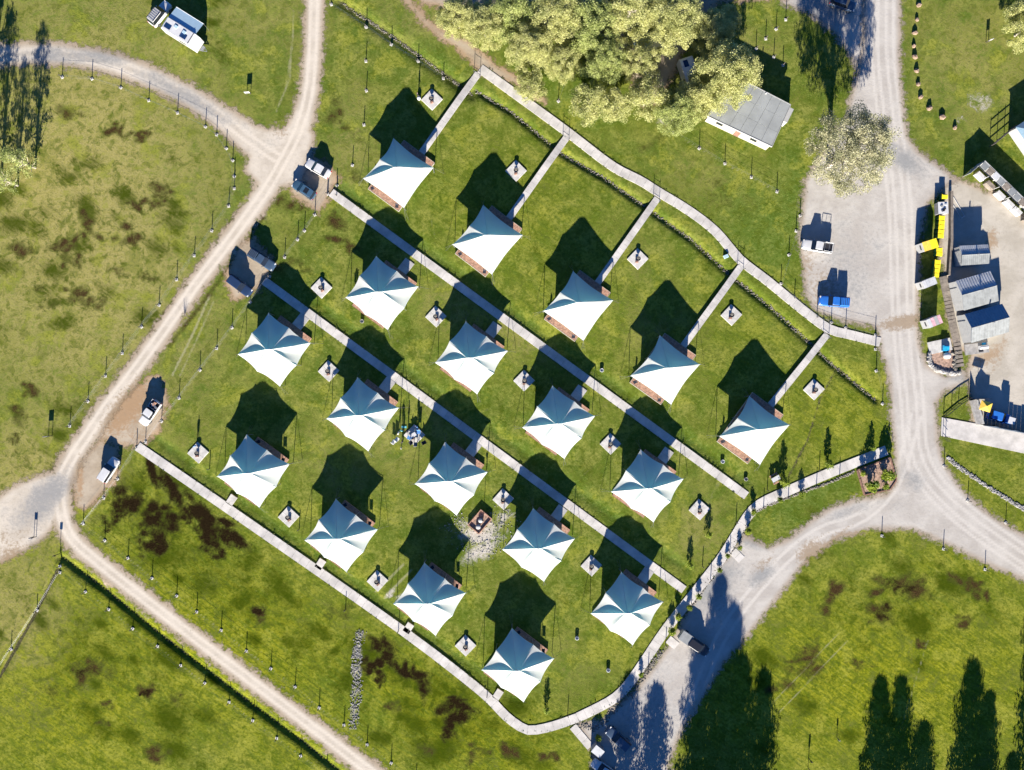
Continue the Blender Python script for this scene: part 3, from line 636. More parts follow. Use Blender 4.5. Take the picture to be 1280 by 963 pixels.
for i, (x, y, r_, c_) in enumerate(padpos):
    a = pp if i == 0 else copy_tree(pp); b = br if i == 0 else copy_tree(br); w = P(x, y); z = zat(*w)
    rz = ang(14, 13)+random.uniform(-.03, .03); a.location = (*w, z); a.rotation_euler = (0,0,rz)
    b.location = (w[0]+random.uniform(-.1,.1), w[1]-.05, z+.17); b.rotation_euler = (0,0,random.uniform(-.4,.4))
    tag(a, f'square raised concrete pad {padname(r_, c_)}', 'concrete pad', 'concrete fire pads on the lawn')
    tag(b, f'dark bowl brazier on the concrete pad {padname(r_, c_)}', 'brazier', 'braziers on the concrete pads')

# ---------------------------------------------------------------- fences
def post_mesh():
    m1 = MB().tube((0,0,-.6), (0,0,1.12), .075, .07, n=8).build('post', M['greytimber']); 
    m2 = MB().box((0,0,.02), (.46,.46,.16), rz=.4).build('footing', M['concrete2'])
    a, b = m1.data, m2.data; bpy.data.objects.remove(m1); bpy.data.objects.remove(m2); return a, b
M['postdark'] = simple('dark_timber_post', (.07,.06,.05), .8); 
pm, fm = post_mesh(); pm.materials[0] = M['postdark']
flabels = {'F1': 'long curving post and wire fence along the inside of the western paddock', 'F2a': 'post and wire fence between the western road and the third row of tents', 'F2b': 'long post and wire fence round the bare muddy corner below the tents', 'F3': 'post and wire fence on the ditch side of the southern road', 'F4': 'short post and wire fence by the narrow ditch at the lower left', 'F5': 'fence of posts running straight down from the upper drain to the white sedan', 'F6': 'fence of posts along the upper drain west of the first boardwalk', 'F7': 'short fence of posts below the parked blue car', 'F8': 'pair of fence posts at the edge of the yellow-green trees', 'F9': 'fence of posts on the lawn below the flat-roofed building', 'F10': 'fence of posts around the bay of the bright blue ute', 'F11': 'fence of posts sloping above the flat-roofed building', 'F12': 'pair of fence posts beside the shadow of the flat-roofed building', 'F13': 'fence of posts where the upper path meets the eastern road', 'F14': 'fence of posts around the rounded paddock corner south of the road fork', 'F15': 'fence of posts below the rock edging on the right'}
for kf, pts in fence_lines.items():
    o0 = P(*pts[0]); root = empty('post_fence', (*o0, 0), 0, flabels[kf], 'fence', 'post fences')
    prev = None; wires = [MB(), MB()]
    for (x, y) in pts:
        w = P(x, y); z = zat(*w); loc = (w[0]-o0[0], w[1]-o0[1], z)
        a = bpy.data.objects.new('post', pm); link(a, root); a.location = loc; a.rotation_euler = (random.uniform(-.03,.03), random.uniform(-.03,.03), random.random()*3)
        b = bpy.data.objects.new('footing', fm); link(b, a)
        if prev:
            for k, hz in enumerate((.55, 1.0)):
                wires[k].tube((prev[0], prev[1], prev[2]+hz), (loc[0], loc[1], loc[2]+hz), .009, n=3, cap=False)
        prev = loc
    for w in wires:
        if kf not in ('F5','F14','F15','F11','F12'): w.build('wire', M['steel'], root)
bgr = [('below the outer path, left of the garden bed', [(954,635),(985,623),(1020,609),(1049,596),(1078,583)]), ('above the outer path, on the lawn side', [(959,613),(1024,588)]), ('on the lawn side opposite the car park', [(878,708),(920,653)]),
 ('on the car park side of the outer path', [(709.6,893.5),(739.5,935),(789.7,869.7),(810,838),(832,806),(864,753.7),(888,724.6),(912,691)]), ('at the start of the upper cross path', [(409,243),(421,245)]), ('along the long outer path below the bottom row', [(262,586.5),(374,662),(432,762),(498,789),(609,869)]), ('where the upper outer path meets the road', [(1094,434)])]
for where, lst in bgr:
    for i, (x, y) in enumerate(lst):
        w = P(x, y); a = bpy.data.objects.new('bollard', pm); link(a); a.location = (*w, zat(*w)); a.rotation_euler = (random.uniform(-.03,.03), 0, random.random()*3)
        tag(a, ((ORD+['sixth','seventh','eighth'])[i]+' ' if len(lst) > 1 else '')+'dark bollard '+('from the left ' if len(lst) > 1 else '')+where, 'bollard', 'dark bollards along the paths')

# ---------------------------------------------------------------- trees
def leaves_mesh(name, centers, radii, per, size, mat, flat=.6):
    n = len(centers)*per; c_ = np.repeat(np.array(centers), per, 0); r_ = np.repeat(np.array(radii), per)
    d = rng.normal(size=(n, 3)); d /= np.linalg.norm(d, axis=1)[:, None]; rad = r_*rng.random(n)**.45
    pos = c_+d*rad[:, None]*np.array([1, 1, flat])
    a = rng.normal(size=(n, 3)); a[:, 2] *= .6; a /= np.linalg.norm(a, axis=1)[:, None]
    b = rng.normal(size=(n, 3)); b -= (a*b).sum(1)[:, None]*a; b /= np.linalg.norm(b, axis=1)[:, None]
    s = size*(.6+.8*rng.random(n)); a = a*(s*1.0)[:, None]; b = b*(s*.5)[:, None]
    co = np.stack([pos-a, pos+b, pos+a, pos-b], 1).reshape(-1, 3).astype(np.float32)
    me = bpy.data.meshes.new(name); me.vertices.add(4*n); me.vertices.foreach_set('co', co.ravel()); me.loops.add(4*n)
    me.loops.foreach_set('vertex_index', np.arange(4*n, dtype=np.int32)); me.polygons.add(n)
    me.polygons.foreach_set('loop_start', np.arange(0, 4*n, 4, dtype=np.int32)); me.update(calc_edges=True); me.materials.append(mat); return me
def make_tree(name, h, cr, shape, nclump, per, leaf, mat, clr=.95, trunk_r=.28, bark='bark', low=.3):
    root = empty(name, (0,0,0)); tr = MB()
    tips = []; top = Vector((random.uniform(-.4,.4), random.uniform(-.4,.4), h*.8))
    tr.tube((0,0,-.3), top*.5, trunk_r, trunk_r*.7, n=8); tr.tube(top*.5, top, trunk_r*.7, trunk_r*.2, n=7)
    for k in range(nclump):
        q = (k+.5)/nclump; az = k*2.39996+random.uniform(-.4,.4)
        if shape == 'round':
            zz = low*h+(1-low)*h*random.random(); f = math.sqrt(max(.05, 1-((zz/h-low)/(1-low)*1.0-.35)**2/.45)); rr = cr*f*math.sqrt(random.random())
        elif shape == 'column':
            zz = h*(low+(1-low)*q); f = math.sin(math.pi*min(1, (1-q)*.62+.06))**.8; rr = cr*f*math.sqrt(random.random())
        c_ = Vector((rr*math.cos(az), rr*math.sin(az), zz)); tips.append(c_)
    for c_ in tips[::max(1, len(tips)//26)]:
        s = top*(random.uniform(.35,.9)*min(1, c_.z/h+.1)); mid = (s+c_)/2+Vector((0,0,-.3)); tr.tube(s, mid, trunk_r*.28, trunk_r*.16, n=5, cap=False); tr.tube(mid, c_, trunk_r*.16, trunk_r*.04, n=4, cap=False)
    tr.build('trunk', M[bark], root)
    rad = [clr*random.uniform(.6, 1.25) for _ in tips]
    me = leaves_mesh('crown', [tuple(c_) for c_ in tips], rad, per, leaf, M[mat]); o = bpy.data.objects.new('crown', me); link(o, root)
    return root
gumY = [make_tree('gum_tree', 8.0, 4.6, 'round', 150, 260, .105, 'leaf_y', .95), make_tree('gum_tree', 9.5, 5.3, 'round', 200, 260, .105, 'leaf_y', 1.0), make_tree('gum_tree', 5.0, 3.0, 'round', 60, 200, .10, 'leaf_y', .85, .15), make_tree('gum_tree', 8.5, 4.8, 'round', 160, 250, .105, 'leaf_v', .95)]
usedt = set()
def put_tree(pr, x, y, s, label, group, rz=None, sz=None, apparent=None):
    o = pr if id(pr) not in usedt else copy_tree(pr); usedt.add(id(pr))
    w = P(x, y) if apparent is None else P(x, y, apparent); o.location = (*w, zat(*w) if abs(w[0]) < 98 and abs(w[1]) < 76 else 0)
    o.rotation_euler = (0, 0, random.random()*6.28 if rz is None else rz); o.scale = (s, s, s if sz is None else sz)
    return tag(o, label, 'tree' if 'shrub' not in label else 'shrub', group)
cl = [(572,22,0,.75,'westernmost tree of the yellow-green grove'),(606,34,1,.75,'tree at the west end of the grove above the bare track'),(640,20,3,.95,'on the upper edge of the grove, above the path bend'),(662,62,1,.78,'lower tree of the grove nearest the sandy bend'),(696,24,1,.95,'upper tree in the middle-left of the grove'),(704,78,0,.72,'tree on the lower edge of the grove beside a post'),(738,34,3,1.05,'tree in the middle of the grove'),(752,78,3,.85,'tree just west of the half hidden caravans'),(738,124,2,1.15,'small pale tree standing out below the grove'),(772,128,2,.95,'smaller sapling tree below the middle of the grove'),(786,20,1,.95,'upper tree in the middle-right of the grove'),(800,80,0,.75,'tree over the left caravan'),(836,28,1,1.0,'tall tree above the two hidden caravans'),(846,142,3,.78,'tree at the lower right tip of the grove'),(888,44,1,.72,'upper tree at the east end of the grove'),(905,98,1,1.05,'large dense tree overhanging the flat-roofed building'),(868,122,0,.8,'tree beside the west corner of the flat-roofed building'),(812,116,2,1.2,'thin tree over the bare earth patch in the grove'),(664,104,2,.9,'small tree at the lower left edge of the grove'),(905,28,0,.6,'darker tree behind the east end of the grove')]
for x, y, k, s, l in cl: put_tree(gumY[k], x, y, s, 'yellow-green gum tree, '+l.replace('tree ', ''), 'gum trees of the northern grove', apparent=4.5*s)
gg = make_tree('gum_tree', 12, 6.3, 'round', 220, 170, .11, 'leaf_g', 1.0, .4, low=.4)
put_tree(gg, 1035, 208, 1.13, 'large grey-green gum tree standing alone beside the gravel parking bay', None)
gl_ = make_tree('gum_tree', 9, 2.4, 'column', 44, 80, .13, 'leaf_v', .75, .25, low=.15)
put_tree(gl_, 44, 210, .9, 'sparse tree at the left edge throwing a long shadow across the curved road', 'trees at the left edge')
put_tree(gl_, 22, 232, .8, 'pale sparse tree cut by the left edge beside the paddock', 'trees at the left edge')
put_tree(gl_, 2, 215, 1.0, 'tree just outside the left edge beside the paddock', 'trees at the left edge')
put_tree(gl_, -8, 120, 1.3, 'tree outside the left edge above the curved road', 'trees at the left edge')
put_tree(gl_, 70, 66-14, .5, 'small bushy shrub on the upper edge of the curved road', None) if False else None
put_tree(gumY[1], 1290, 30, .9, 'yellow-green tree cut by the top right corner of the photo', None, apparent=4)
# tall trees just south of the view: their shadows reach into it
tall = make_tree('pine_tree', 13, 2.9, 'column', 120, 90, .20, 'leaf_d', 1.35, .3, low=.06)
for i, (x, y, s, sz) in enumerate([(885,1025,1.35,1.04),(918,1030,1.2,.72),(945,1035,1.2,.68),(862,1060,1.2,.92),(778,1022,1.1,.62),(812,1030,1.2,.60),(746,1060,1,.52),(1092,1022,1.1,.60),(1118,1030,1.2,.62),(1148,1035,1.1,.45),(1206,1028,1.35,.69),(1228,1040,1.0,.60),(1289,1014,1.3,1.08),(1302,760,1.2,1.5),(1262,1035,.8,.32),(900,1090,1.4,1.15)]):
    put_tree(tall, x, y, s*.8, (ORD+['sixth','seventh','eighth','ninth','tenth','eleventh','twelfth','thirteenth','fourteenth','fifteenth','sixteenth'])[i]+' tall dark tree outside the lower edge, casting a long shadow', 'tall trees outside the lower edge', sz=sz)
for o in COL.objects:
    pass
for (x, y, s, sz) in ((1050,118-6,1.2,.5),):
    pass
# shrubs along paths
shr = make_tree('shrub', 1.5, .6, 'round', 12, 60, .12, 'leaf_l', .38, .05, low=.25)
sap = make_tree('sapling', 1.8, .6, 'column', 16, 45, .11, 'leaf_l', .34, .05, low=.2)
sl = [(940,640,1,'at the inner bend of the path where the upper cross path ends'),(934,664,1,'first shrub down the car park edge'),(923,684,.8,'beside the link slab at the car park edge'),(909,694,.7,'just below the link slab at the car park edge'),(899,712,.8,'midway down the car park edge'),(873,745,.9,'near where the lower cross path meets the outer path'),(861,758,.9,'in the dark tree shadow on the car park edge'),(846,770,1.1,'close to the grey trailer'),(839,788,1.2,'between the path and the grey trailer'),(800,842,.8,'on the gravel strip beside the broad tree shadow'),(748,920,1.0,'above the dark blue car'),(862,650-6,.6,'on the lawn')]
sl += [(974,625,.9,'south of the white table, touching the path'),(1000,617,1,'at the brick-edged verge of the outer path'),(932,603,.01,'')]
for x, y, s, l in sl:
    if s > .05 and 'on the lawn' != l: put_tree(shr, x, y, s*.85, 'small lime shrub '+l, 'shrubs along the outer path')
for x, y, s, l in ((683,885,.9,'on the lawn beside the last tent of the southernmost row'),(885,668,.9,'double-trunked sapling shrub on the lawn south of the last concrete pad'),(862,706,.9,'sapling shrub on the lawn by the end of the lower cross path'),(1033,580,1.1,'on the lawn above the outer path, west of the garden bed'),(977,602,1.25,'beside the white picnic table'),(1088,560,.8,'leafless young shrub near the pale road edge'),(445,860-500,.6,'thin sapling west of the first tent in the second row'),(262,551,.01,''),(1004,598,.01,''),(444,768,.0,'')):
    if s > .05: put_tree(sap, x, y, s, 'slender green sapling '+l, 'saplings on the lawns')
# garden bed at the road fork
gb = empty('garden_bed', (*P(1095,598), 0), 0, 'mulched garden bed with brown edging at the road fork', 'garden bed')
bp = [(1071,588),(1112,572),(1120,600),(1112,612),(1080,619)]; o0 = P(1095,598); bpw = [(P(*q)[0]-o0[0], P(*q)[1]-o0[1]) for q in bp]
MB().prism(bpw, -.2, .14).build('mulch', M['mulch'], gb)
def edging(root, poly, n_, sz, m='brick', closed=True, zz=.2):
    pts = poly+[poly[0]] if closed else poly
    for a, b in zip(pts[:-1], pts[1:]):
        l = math.dist(a, b); k = max(1, int(l/sz))
        for i in range(k):
            t_ = (i+.5)/k; MB().box((a[0]+(b[0]-a[0])*t_, a[1]+(b[1]-a[1])*t_, .05+zz/2-.05), (l/k*.95, .22, zz+.15), rz=math.atan2(b[1]-a[1], b[0]-a[0])).build('edging_block', M[m], root)
edging(gb, bpw, 0, 1.4)
for x, y, s, l in ((1084,606,1.7,'on the left of the garden bed at the road fork'),(1104,592,1.7,'upper shrub in the garden bed at the road fork'),(1104,608,.9,'small plant at the lower right of the garden bed'),(1076,592,.8,'at the upper left tip of the garden bed')): put_tree(shr, x, y, s, 'bright lime shrub '+l, 'shrubs in the garden bed')

# ---------------------------------------------------------------- rocks
def rocks(name, pts, w, n_, r, m='rock', kind='stuff', label=None, cat=None):
    mb = MB(); L = sum(math.dist(a, b) for a, b in zip(pts[:-1], pts[1:]))
    for _ in range(n_):
        s = random.random()*L
        for a, b in zip(pts[:-1], pts[1:]):
            l = math.dist(a, b)
            if s <= l: break
            s -= l
        t_ = s/l; nx, ny = -(b[1]-a[1])/l, (b[0]-a[0])/l; o_ = random.uniform(-w, w)*random.random()**.3
        x, y = a[0]+(b[0]-a[0])*t_+nx*o_, a[1]+(b[1]-a[1])*t_+ny*o_; q = gp(x, y)
        mb.rock((q.x, q.y, q.z+.03), r*random.uniform(.5, 1.3))
    return tag(mb.build(name, M[m]), kind=kind)
M['rockpale'] = simple('pale_rock', (.24,.23,.215), .9, var=.5, scale=1.5, obj=False)
rocks('rock_drain', [(452,788),(445,815),(447,860),(443,890),(441,912)], 7.5, 480, .12, 'rockpale')
rocks('drain_rocks', drain_n, 2.5, 900, .13, 'rock'); rocks('drain_rocks', [(425,2),(500,52),(590,118)], 2.5, 300, .12, 'rock')
rocks('rock_edging', [(1184,572),(1200,585),(1240,612),(1285,640)], 2.8, 520, .17, 'rockpale')
rocks('verge_rocks', [(938,648),(945,640),(960,632),(980,624),(1035,604),(1068,590)], 1.6, 380, .16, 'rock'); rocks('verge_rocks', [(935,655),(905,700),(875,740),(850,775)], 4.0, 260, .16, 'rock')
rocks('verge_rocks', [(722,905),(745,912),(765,890),(800,850),(828,812)], 5, 500, .14, 'rock'); rocks('mulch_pebbles', [(560,650),(600,690),(640,640)], 22, 300, .10, 'rockpale')
bs = [(1148,7),(1145.5,25),(1143,42),(1142,58),(1143,72),(1145,89),(1147,106),(1150,122),(1161,136),(1177,147),(1193,160)]
for i, (x, y) in enumerate(bs):
    mb = MB(); mb.rock((0,0,.15), random.uniform(.42,.58), flat=.8); o = mb.build('boulder', M['sandstone'], loc=gp(x, y)); 
    tag(o, (ORD+['sixth','seventh','eighth','ninth','tenth','eleventh'])[i]+' sandstone boulder from the top in the curved line beside the road', 'boulder', 'sandstone boulders in a line')

# bare shrub by the road
t_ = MB()
for k in range(26):
    a = random.random()*6.28; e = random.uniform(.4, 1.1); t_.tube((0,0,0), (math.cos(a)*e*.6, math.sin(a)*e*.6, 1.2-e*.4), .015, .005, n=3)
tag(t_.build('bare_bush', M['bark'], loc=gp(231,394)), 'leafless grey bush on the edge of the western road', 'bush')
for k in range(3):
    pass

M['tuft'] = leafmat('lawn_grass_blades', (.09,.13,.018), (.17,.19,.04), (.07,.10,.012))
cen_, rad_ = [], []
for pts, hw in ((perim_n, .85), ([(172,558),(330,667),(500,786),(600,863),(648,907),(690,908),(722,897)], .85), ([(722,897),(780,862),(830,790),(900,700),(936,643)], .9), ([CA0, CA1], .77), ([CB0, CB1], .77)):
    pts = [P(*q) for q in pts]
    for a, b in zip(pts[:-1], pts[1:]):
        l = math.dist(a, b); nx, ny = -(b[1]-a[1])/l, (b[0]-a[0])/l
        for k in range(int(l*2.2)):
            if random.random() < .45: continue
            t_ = random.random(); sgn = random.choice((-1, 1)); o_ = sgn*(hw+random.uniform(-.02, .10)); x, y = a[0]+(b[0]-a[0])*t_+nx*o_, a[1]+(b[1]-a[1])*t_+ny*o_
            cen_.append((x, y, .06)); rad_.append(random.uniform(.10, .30))
gm = leaves_mesh('edge_grass', cen_, rad_, 26, .07, M['tuft'], flat=.35); o = bpy.data.objects.new('edge_grass', gm); link(o); tag(o, kind='stuff')

# ---------------------------------------------------------------- buildings
def shed(base, eave, ridge, label, roofN, roofS, over=.12, nm='shed', group='sheds in the eastern yard', door=True):
    # base: px corners NW, NE, SE, SW (ground)
    c_ = [P(*q) for q in base]; o0 = (sum(q[0] for q in c_)/4, sum(q[1] for q in c_)/4); q = [Vector((a[0]-o0[0], a[1]-o0[1])) for a in c_]
    root = empty(nm, (*o0, 0), 0, label, 'shed', group); z1 = eave; mW = (q[0]+q[3])/2; mE = (q[1]+q[2])/2
    V = lambda p_, z: (p_.x, p_.y, z)
    mb = MB(); mb.add([V(q[0],-.1),V(q[1],-.1),V(q[2],-.1),V(q[3],-.1),V(q[0],z1),V(q[1],z1),V(q[2],z1),V(q[3],z1),V(mW,ridge-.03),V(mE,ridge-.03)],
        [(0,1,5,4),(1,2,6,9,5),(2,3,7,6),(3,0,4,8,7)]); mb.build('wall', M['whitewall'], root)
    d = (mE-mW).normalized()*over
    def slope(a, b, m):   # a, b eave corners W,E ; as a ribbed sheet
        out = (a-mW).normalized()*over; s = MB(); n_ = 14; drop = (ridge-z1)/(a-mW).length*over
        A = a-d+out; B = b+d+out; Cc = mW-d; D = mE+d
        for k in range(n_):
            t0, t1 = k/n_, (k+.86)/n_
            e0, e1, r0_, r1_ = A.lerp(B, t0), A.lerp(B, t1), Cc.lerp(D, t0), Cc.lerp(D, t1); t2 = (k+1)/n_; e2, r2_ = A.lerp(B, t2), Cc.lerp(D, t2)
            ze = z1-drop+.04; zr = ridge+.04
            s.add([V(e0,ze),V(e1,ze),V(r1_,zr),V(r0_,zr)], [(0,1,2,3)]); s.add([V(e1,ze+.045),V(e2,ze+.045),V(r2_,zr+.045),V(r1_,zr+.045)], [(0,1,2,3)])
            s.add([V(e1,ze),V(e1,ze+.045),V(r1_,zr+.045),V(r1_,zr)], [(0,1,2,3)]); s.add([V(e2,ze),V(e2,ze+.045),V(r2_,zr+.045),V(r2_,zr)], [(0,1,2,3)])
        s.build('roof', M[m], root)
    slope(q[0], q[1], roofN); slope(q[3], q[2], roofS)  # one roof, two tones: sun and shade put into each slope's colour
    MB().tube(V(mW-d, ridge+.09), V(mE+d, ridge+.09), .07, n=6).build('ridge_cap', M['roofpale'], root)
    # roller door on the west gable
    w = q[3]-q[0]; out = Vector((q[0]-q[1])).normalized()*.03; a = q[0]+w*.22+out; b = q[0]+w*.78+out
    dr = MB()
    for k in range(8):
        z = .05+k*.26; dr.add([V(a,z),V(b,z),V(b,z+.23),V(a,z+.23)]+[V(p_+out*1.5,zz) for p_, zz in ((a,z),(b,z),(b,z+.23),(a,z+.23))], [(4,5,6,7),(0,1,5,4),(2,3,7,6),(1,2,6,5),(3,0,4,7)])
    dr.build('roller_door', M['whitewall'], root)
    vent = MB().tube(V((mW*.45+mE*.55), ridge-.05), V((mW*.45+mE*.55), ridge+.55), .12, n=8).build('vent_pipe', M['steel'], root)
    return root
shed([(1184.5,354.5),(1225,343),(1235,378),(1194,389.4)], 2.45, 3.02, 'middle gabled shed with a grey north roof slope and a vent pipe', 'roofgrey', 'roofpale')
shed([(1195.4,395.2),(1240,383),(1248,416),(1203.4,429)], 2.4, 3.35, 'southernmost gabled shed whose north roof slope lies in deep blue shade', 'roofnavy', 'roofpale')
shed([(1189.6,311.5),(1223,310),(1224,332),(1192.5,334)], 2.3, 2.62, 'smallest gabled shed, northernmost of the three in the yard', 'roofgrey', 'roofpale')
# flat roofed building
fb = [P(881,152),P(915,106),P(979,139),P(957,188)]; o0 = fb[0]; q = [(a[0]-o0[0], a[1]-o0[1]) for a in fb]
cen = (sum(a[0] for a in q)/4, sum(a[1] for a in q)/4)
B = empty('amenities_block', (*o0, 0), 0, 'cream walled building with a wide grey-green flat roof below the grove', 'building')
MB().prism(q, -.1, 2.5).build('wall', M['cream'], B)
q2 = [(cen[0]+(a[0]-cen[0])*1.03, cen[1]+(a[1]-cen[1])*1.03) for a in q]
# roof sheets: panels
def bil(u, v): return tuple(q2[0][i]*(1-u)*(1-v)+q2[1][i]*(1-u)*v+q2[2][i]*u*v+q2[3][i]*u*(1-v) for i in (0, 1))
for i in range(6):
    for j in range(3):
        a = .0015; pl = [bil(i/6+a, j/3+a), bil((i+1)/6-a, j/3+a), bil((i+1)/6-a, (j+1)/3-a), bil(i/6+a, (j+1)/3-a)]
        MB().prism(pl, 2.52, 2.60+.01*((i+j) % 2)).build('roof_panel', M['roofgreen'], B)
q3 = [(cen[0]+(a[0]-cen[0])*1.045, cen[1]+(a[1]-cen[1])*1.045) for a in q]
fa = MB()
for a, b in zip(q3, q3[1:]+q3[:1]):
    l = math.dist(a, b); fa.box(((a[0]+b[0])/2, (a[1]+b[1])/2, 2.5), (l, .1, .3), rz=math.atan2(b[1]-a[1], b[0]-a[0]))
fa.build('fascia', M['whitewall'], B)
sw = (q[0], q[3]); L = math.dist(*sw); aa = math.atan2(sw[1][1]-sw[0][1], sw[1][0]-sw[0][0]); nx, ny = math.sin(aa), -math.cos(aa)
for k, (t_, w_, h0, h1, nm, m) in enumerate(((.2,1.2,1.2,2.0,'window','glass'),(.5,.95,.05,2.1,'door','brick'),(.75,1.2,1.2,2.0,'window','glass'))):
    MB().box((sw[0][0]+(sw[1][0]-sw[0][0])*t_+nx*.03, sw[0][1]+(sw[1][1]-sw[0][1])*t_+ny*.03, (h0+h1)/2), (w_, .08, h1-h0), rz=aa).build(nm, M[m], B)
MB().tube((cen[0]+2.5, cen[1]+3, 2.5), (cen[0]+2.5, cen[1]+3, 3.0), .1, n=8).build('roof_vent', M['white'], B)
# screen wall on its east side
s0, s1 = P(975,157), P(983,141); sc = MB(); dx, dy = s1[0]-s0[0], s1[1]-s0[1]
sc.box((dx/2, dy/2, .9), (math.hypot(dx, dy), 1.0, 2.0), rz=math.atan2(dy, dx)); sc.box((dx/2, dy/2, 1.94), (math.hypot(dx, dy)+.1, 1.1, .1), rz=math.atan2(dy, dx))
tag(sc.build('screen_wall', M['whitewall'], loc=(*s0, 0)), 'short white screen wall at the east corner of the flat-roofed building', 'wall')

# long white shelter at the right edge
def obox(name, p0, p1, w, z0, z1, m, parent=None, org=(0,0), off=0):
    a = Vector(P(*p0))-Vector(org); b = Vector(P(*p1))-Vector(org); d = (b-a); n_ = Vector((-d.y, d.x)).normalized()*off; c_ = (a+b)/2+n_
    return MB().box((c_.x, c_.y, (z0+z1)/2), (d.length, w, z1-z0), rz=math.atan2(d.y, d.x)).build(name, M[m], parent)
LS = empty('long_shelter', (*P(1222,206), 0), 0, 'long narrow white shelter running off the right edge above the yard', 'shelter'); og = P(1222,206)
obox('back_wall', (1221,206), (1300,282), .15, 0, 2.1, 'whitewall', LS, og, 0)
for k in range(12):
    t0, t1 = k/12, (k+.93)/12; f = lambda t_: (1221+79*t_-2, 206+76*t_+3)
    obox('roof_panel', f(t0), f(t1), 1.2, 2.0+.02*(k % 3), 2.08+.02*(k % 3), ['roofpale','greytimber','white','roofpale','greytimber','roofpale'][k % 6], LS, og, -.1)
for k, (t_, m) in enumerate(((.05,'white'),(.2,'greytimber'),(.36,'white'),(.5,'white'),(.62,'white'),(.8,'greytimber'))):
    f = lambda t_: (1219+79*t_-5, 208+76*t_+6); obox('counter', f(t_), f(t_+.11), .7, 0, 1.0, m, LS, og)
for k in range(7):
    f = (1219+79*k/6-6, 206+76*k/6+6.5); a = Vector(P(*f))-Vector(og); MB().tube((a.x, a.y, 0), (a.x, a.y, 2.0), .05, n=6).build('post', M['white'], LS)
WF = empty('white_fence', (*P(1204,221), 0), 0, 'white panel fence running from the yard corner up to the long shelter', 'fence'); og = P(1204,221)
for k in range(5):
    t0, t1 = k/5, (k+.96)/5; f = lambda t_: (1204+17*t_, 221-14.5*t_); obox('panel', f(t0), f(t1), .06, .05, 1.95, 'whitewall', WF, og)
NB = empty('hipped_building', (*P(1290,175), 0), 0, 'blue-grey roofed building cut by the right edge beyond the shelter', 'building'); og = P(1290,175)
MB().box((0,0,1.2), (5.6,7,2.4), rz=.6).build('wall', M['whitewall'], NB); MB().box((0,0,2.75), (6.2,7.6,.7), rz=.6, taper=.35).build('roof', M['roofnavy'], NB)
# timber rail fence
RF = empty('rail_fence', (*P(1237,175), 0), 0, 'dark timber rail fence climbing to the blue-grey roofed building', 'fence'); og = P(1237,175)
for k in range(4):
    a = Vector(P(1237+9*k, 183-7.5*k))-Vector(og); MB().box((a.x, a.y, .8), (.12,.12,1.7)).build('post', M['postdark'], RF)
for z in (.5, 1.0, 1.5): 
    a = Vector(P(1237,183))-Vector(og); b = Vector(P(1264,160.5))-Vector(og); MB().tube((a.x,a.y,z), (b.x,b.y,z), .06, n=4).build('rail', M['postdark'], RF)

# caravans half hidden in the grove
def caravan(loc, rz, L_, W_, label, roof='white', awn=True, solar=True):
    r = empty('caravan', (*loc, 0), rz, label, 'caravan'); h = 2.75
    b = MB(); prof = [(-L_/2, .55), (-L_/2-.02, 2.3), (-L_/2+.25, h), (L_/2-.7, h), (L_/2, 2.0), (L_/2+.05, .55)]
    b.loft([[(x, s*W_/2, z) for x, z in prof] for s in (-1, 1)]); bevel(b.build('body', M['white'], r), .09, 3)
    MB().box((-.15,0,h+.03), (L_-1.1, W_-.25, .05)).build('roof_panel', M[roof], r)
    if solar:
        for (x, y) in ((-L_/2+1.2, -.35), (L_/2-2.2, -.35)): MB().box((x, y, h+.09), (1.2,.8,.04)).build('solar_panel', M['solar'], r)
        for (x, y) in ((-.8, .35), (.9, .3)): MB().box((x, y, h+.1), (.6,.5,.14)).build('roof_hatch', M['awning'], r)
    MB().box((L_/2-.9, 0, h+.065), (.09, W_-.2, .05)).build('roof_strip', M['dark'], r)
    for s in (-1, 1):
        w = MB().tube((-.3, s*(W_/2-.22), .35), (-.3, s*(W_/2+.0), .35), .35, n=16).build('wheel', M['tyre'], r)
        MB().box((.9, s*(W_/2+.012), 1.75), (1.3,.03,.6)).build('window', M['glass'], r)
    d = MB(); d.tube((L_/2, -.6, .5), (L_/2+1.3, 0, .5), .05, n=5); d.tube((L_/2, .6, .5), (L_/2+1.3, 0, .5), .05, n=5); d.box((L_/2+.45,0,.62), (.5,.9,.25)); d.build('drawbar', M['steel'], r)
    if awn:
        a = MB(); y0, y1 = W_/2+.03, W_/2+2.3; a.add([(-L_/2+.3,y0,2.6),(L_/2-.7,y0,2.6),(L_/2-.7,y1,2.25),(-L_/2+.3,y1,2.25),(-L_/2+.3,y0,2.57),(L_/2-.7,y0,2.57),(L_/2-.7,y1,2.22),(-L_/2+.3,y1,2.22)], [(0,1,2,3),(7,6,5,4),(0,4,5,1),(2,6,7,3)]); a.build('awning', M['awning'], r)
        MB().tube((-L_/2+.3,y1,2.24), (L_/2-.7,y1,2.24), .06, n=6).build('awning_roller', M['white'], r)
        for x in (-L_/2+.35, L_/2-.75): MB().tube((x,y1,0), (x,y1,2.22), .025, n=5).build('awning_pole', M['steel'], r)
    return r
c_ = P(224,39.5,2.7); caravan(c_, ang(440,275), 6.6, 2.35, 'white caravan with solar panels and blue-grey awning parked on the grass at upper left')
c_ = P(818,62,2.7); caravan(c_, ang(10,-9), 5.6, 2.3, 'white caravan half hidden under the middle of the grove', awn=True, solar=False)
c_ = P(864,92,2.7); caravan(c_, ang(6,18), 6.2, 2.4, 'white caravan half hidden under the eastern trees of the grove', awn=False, solar=True)

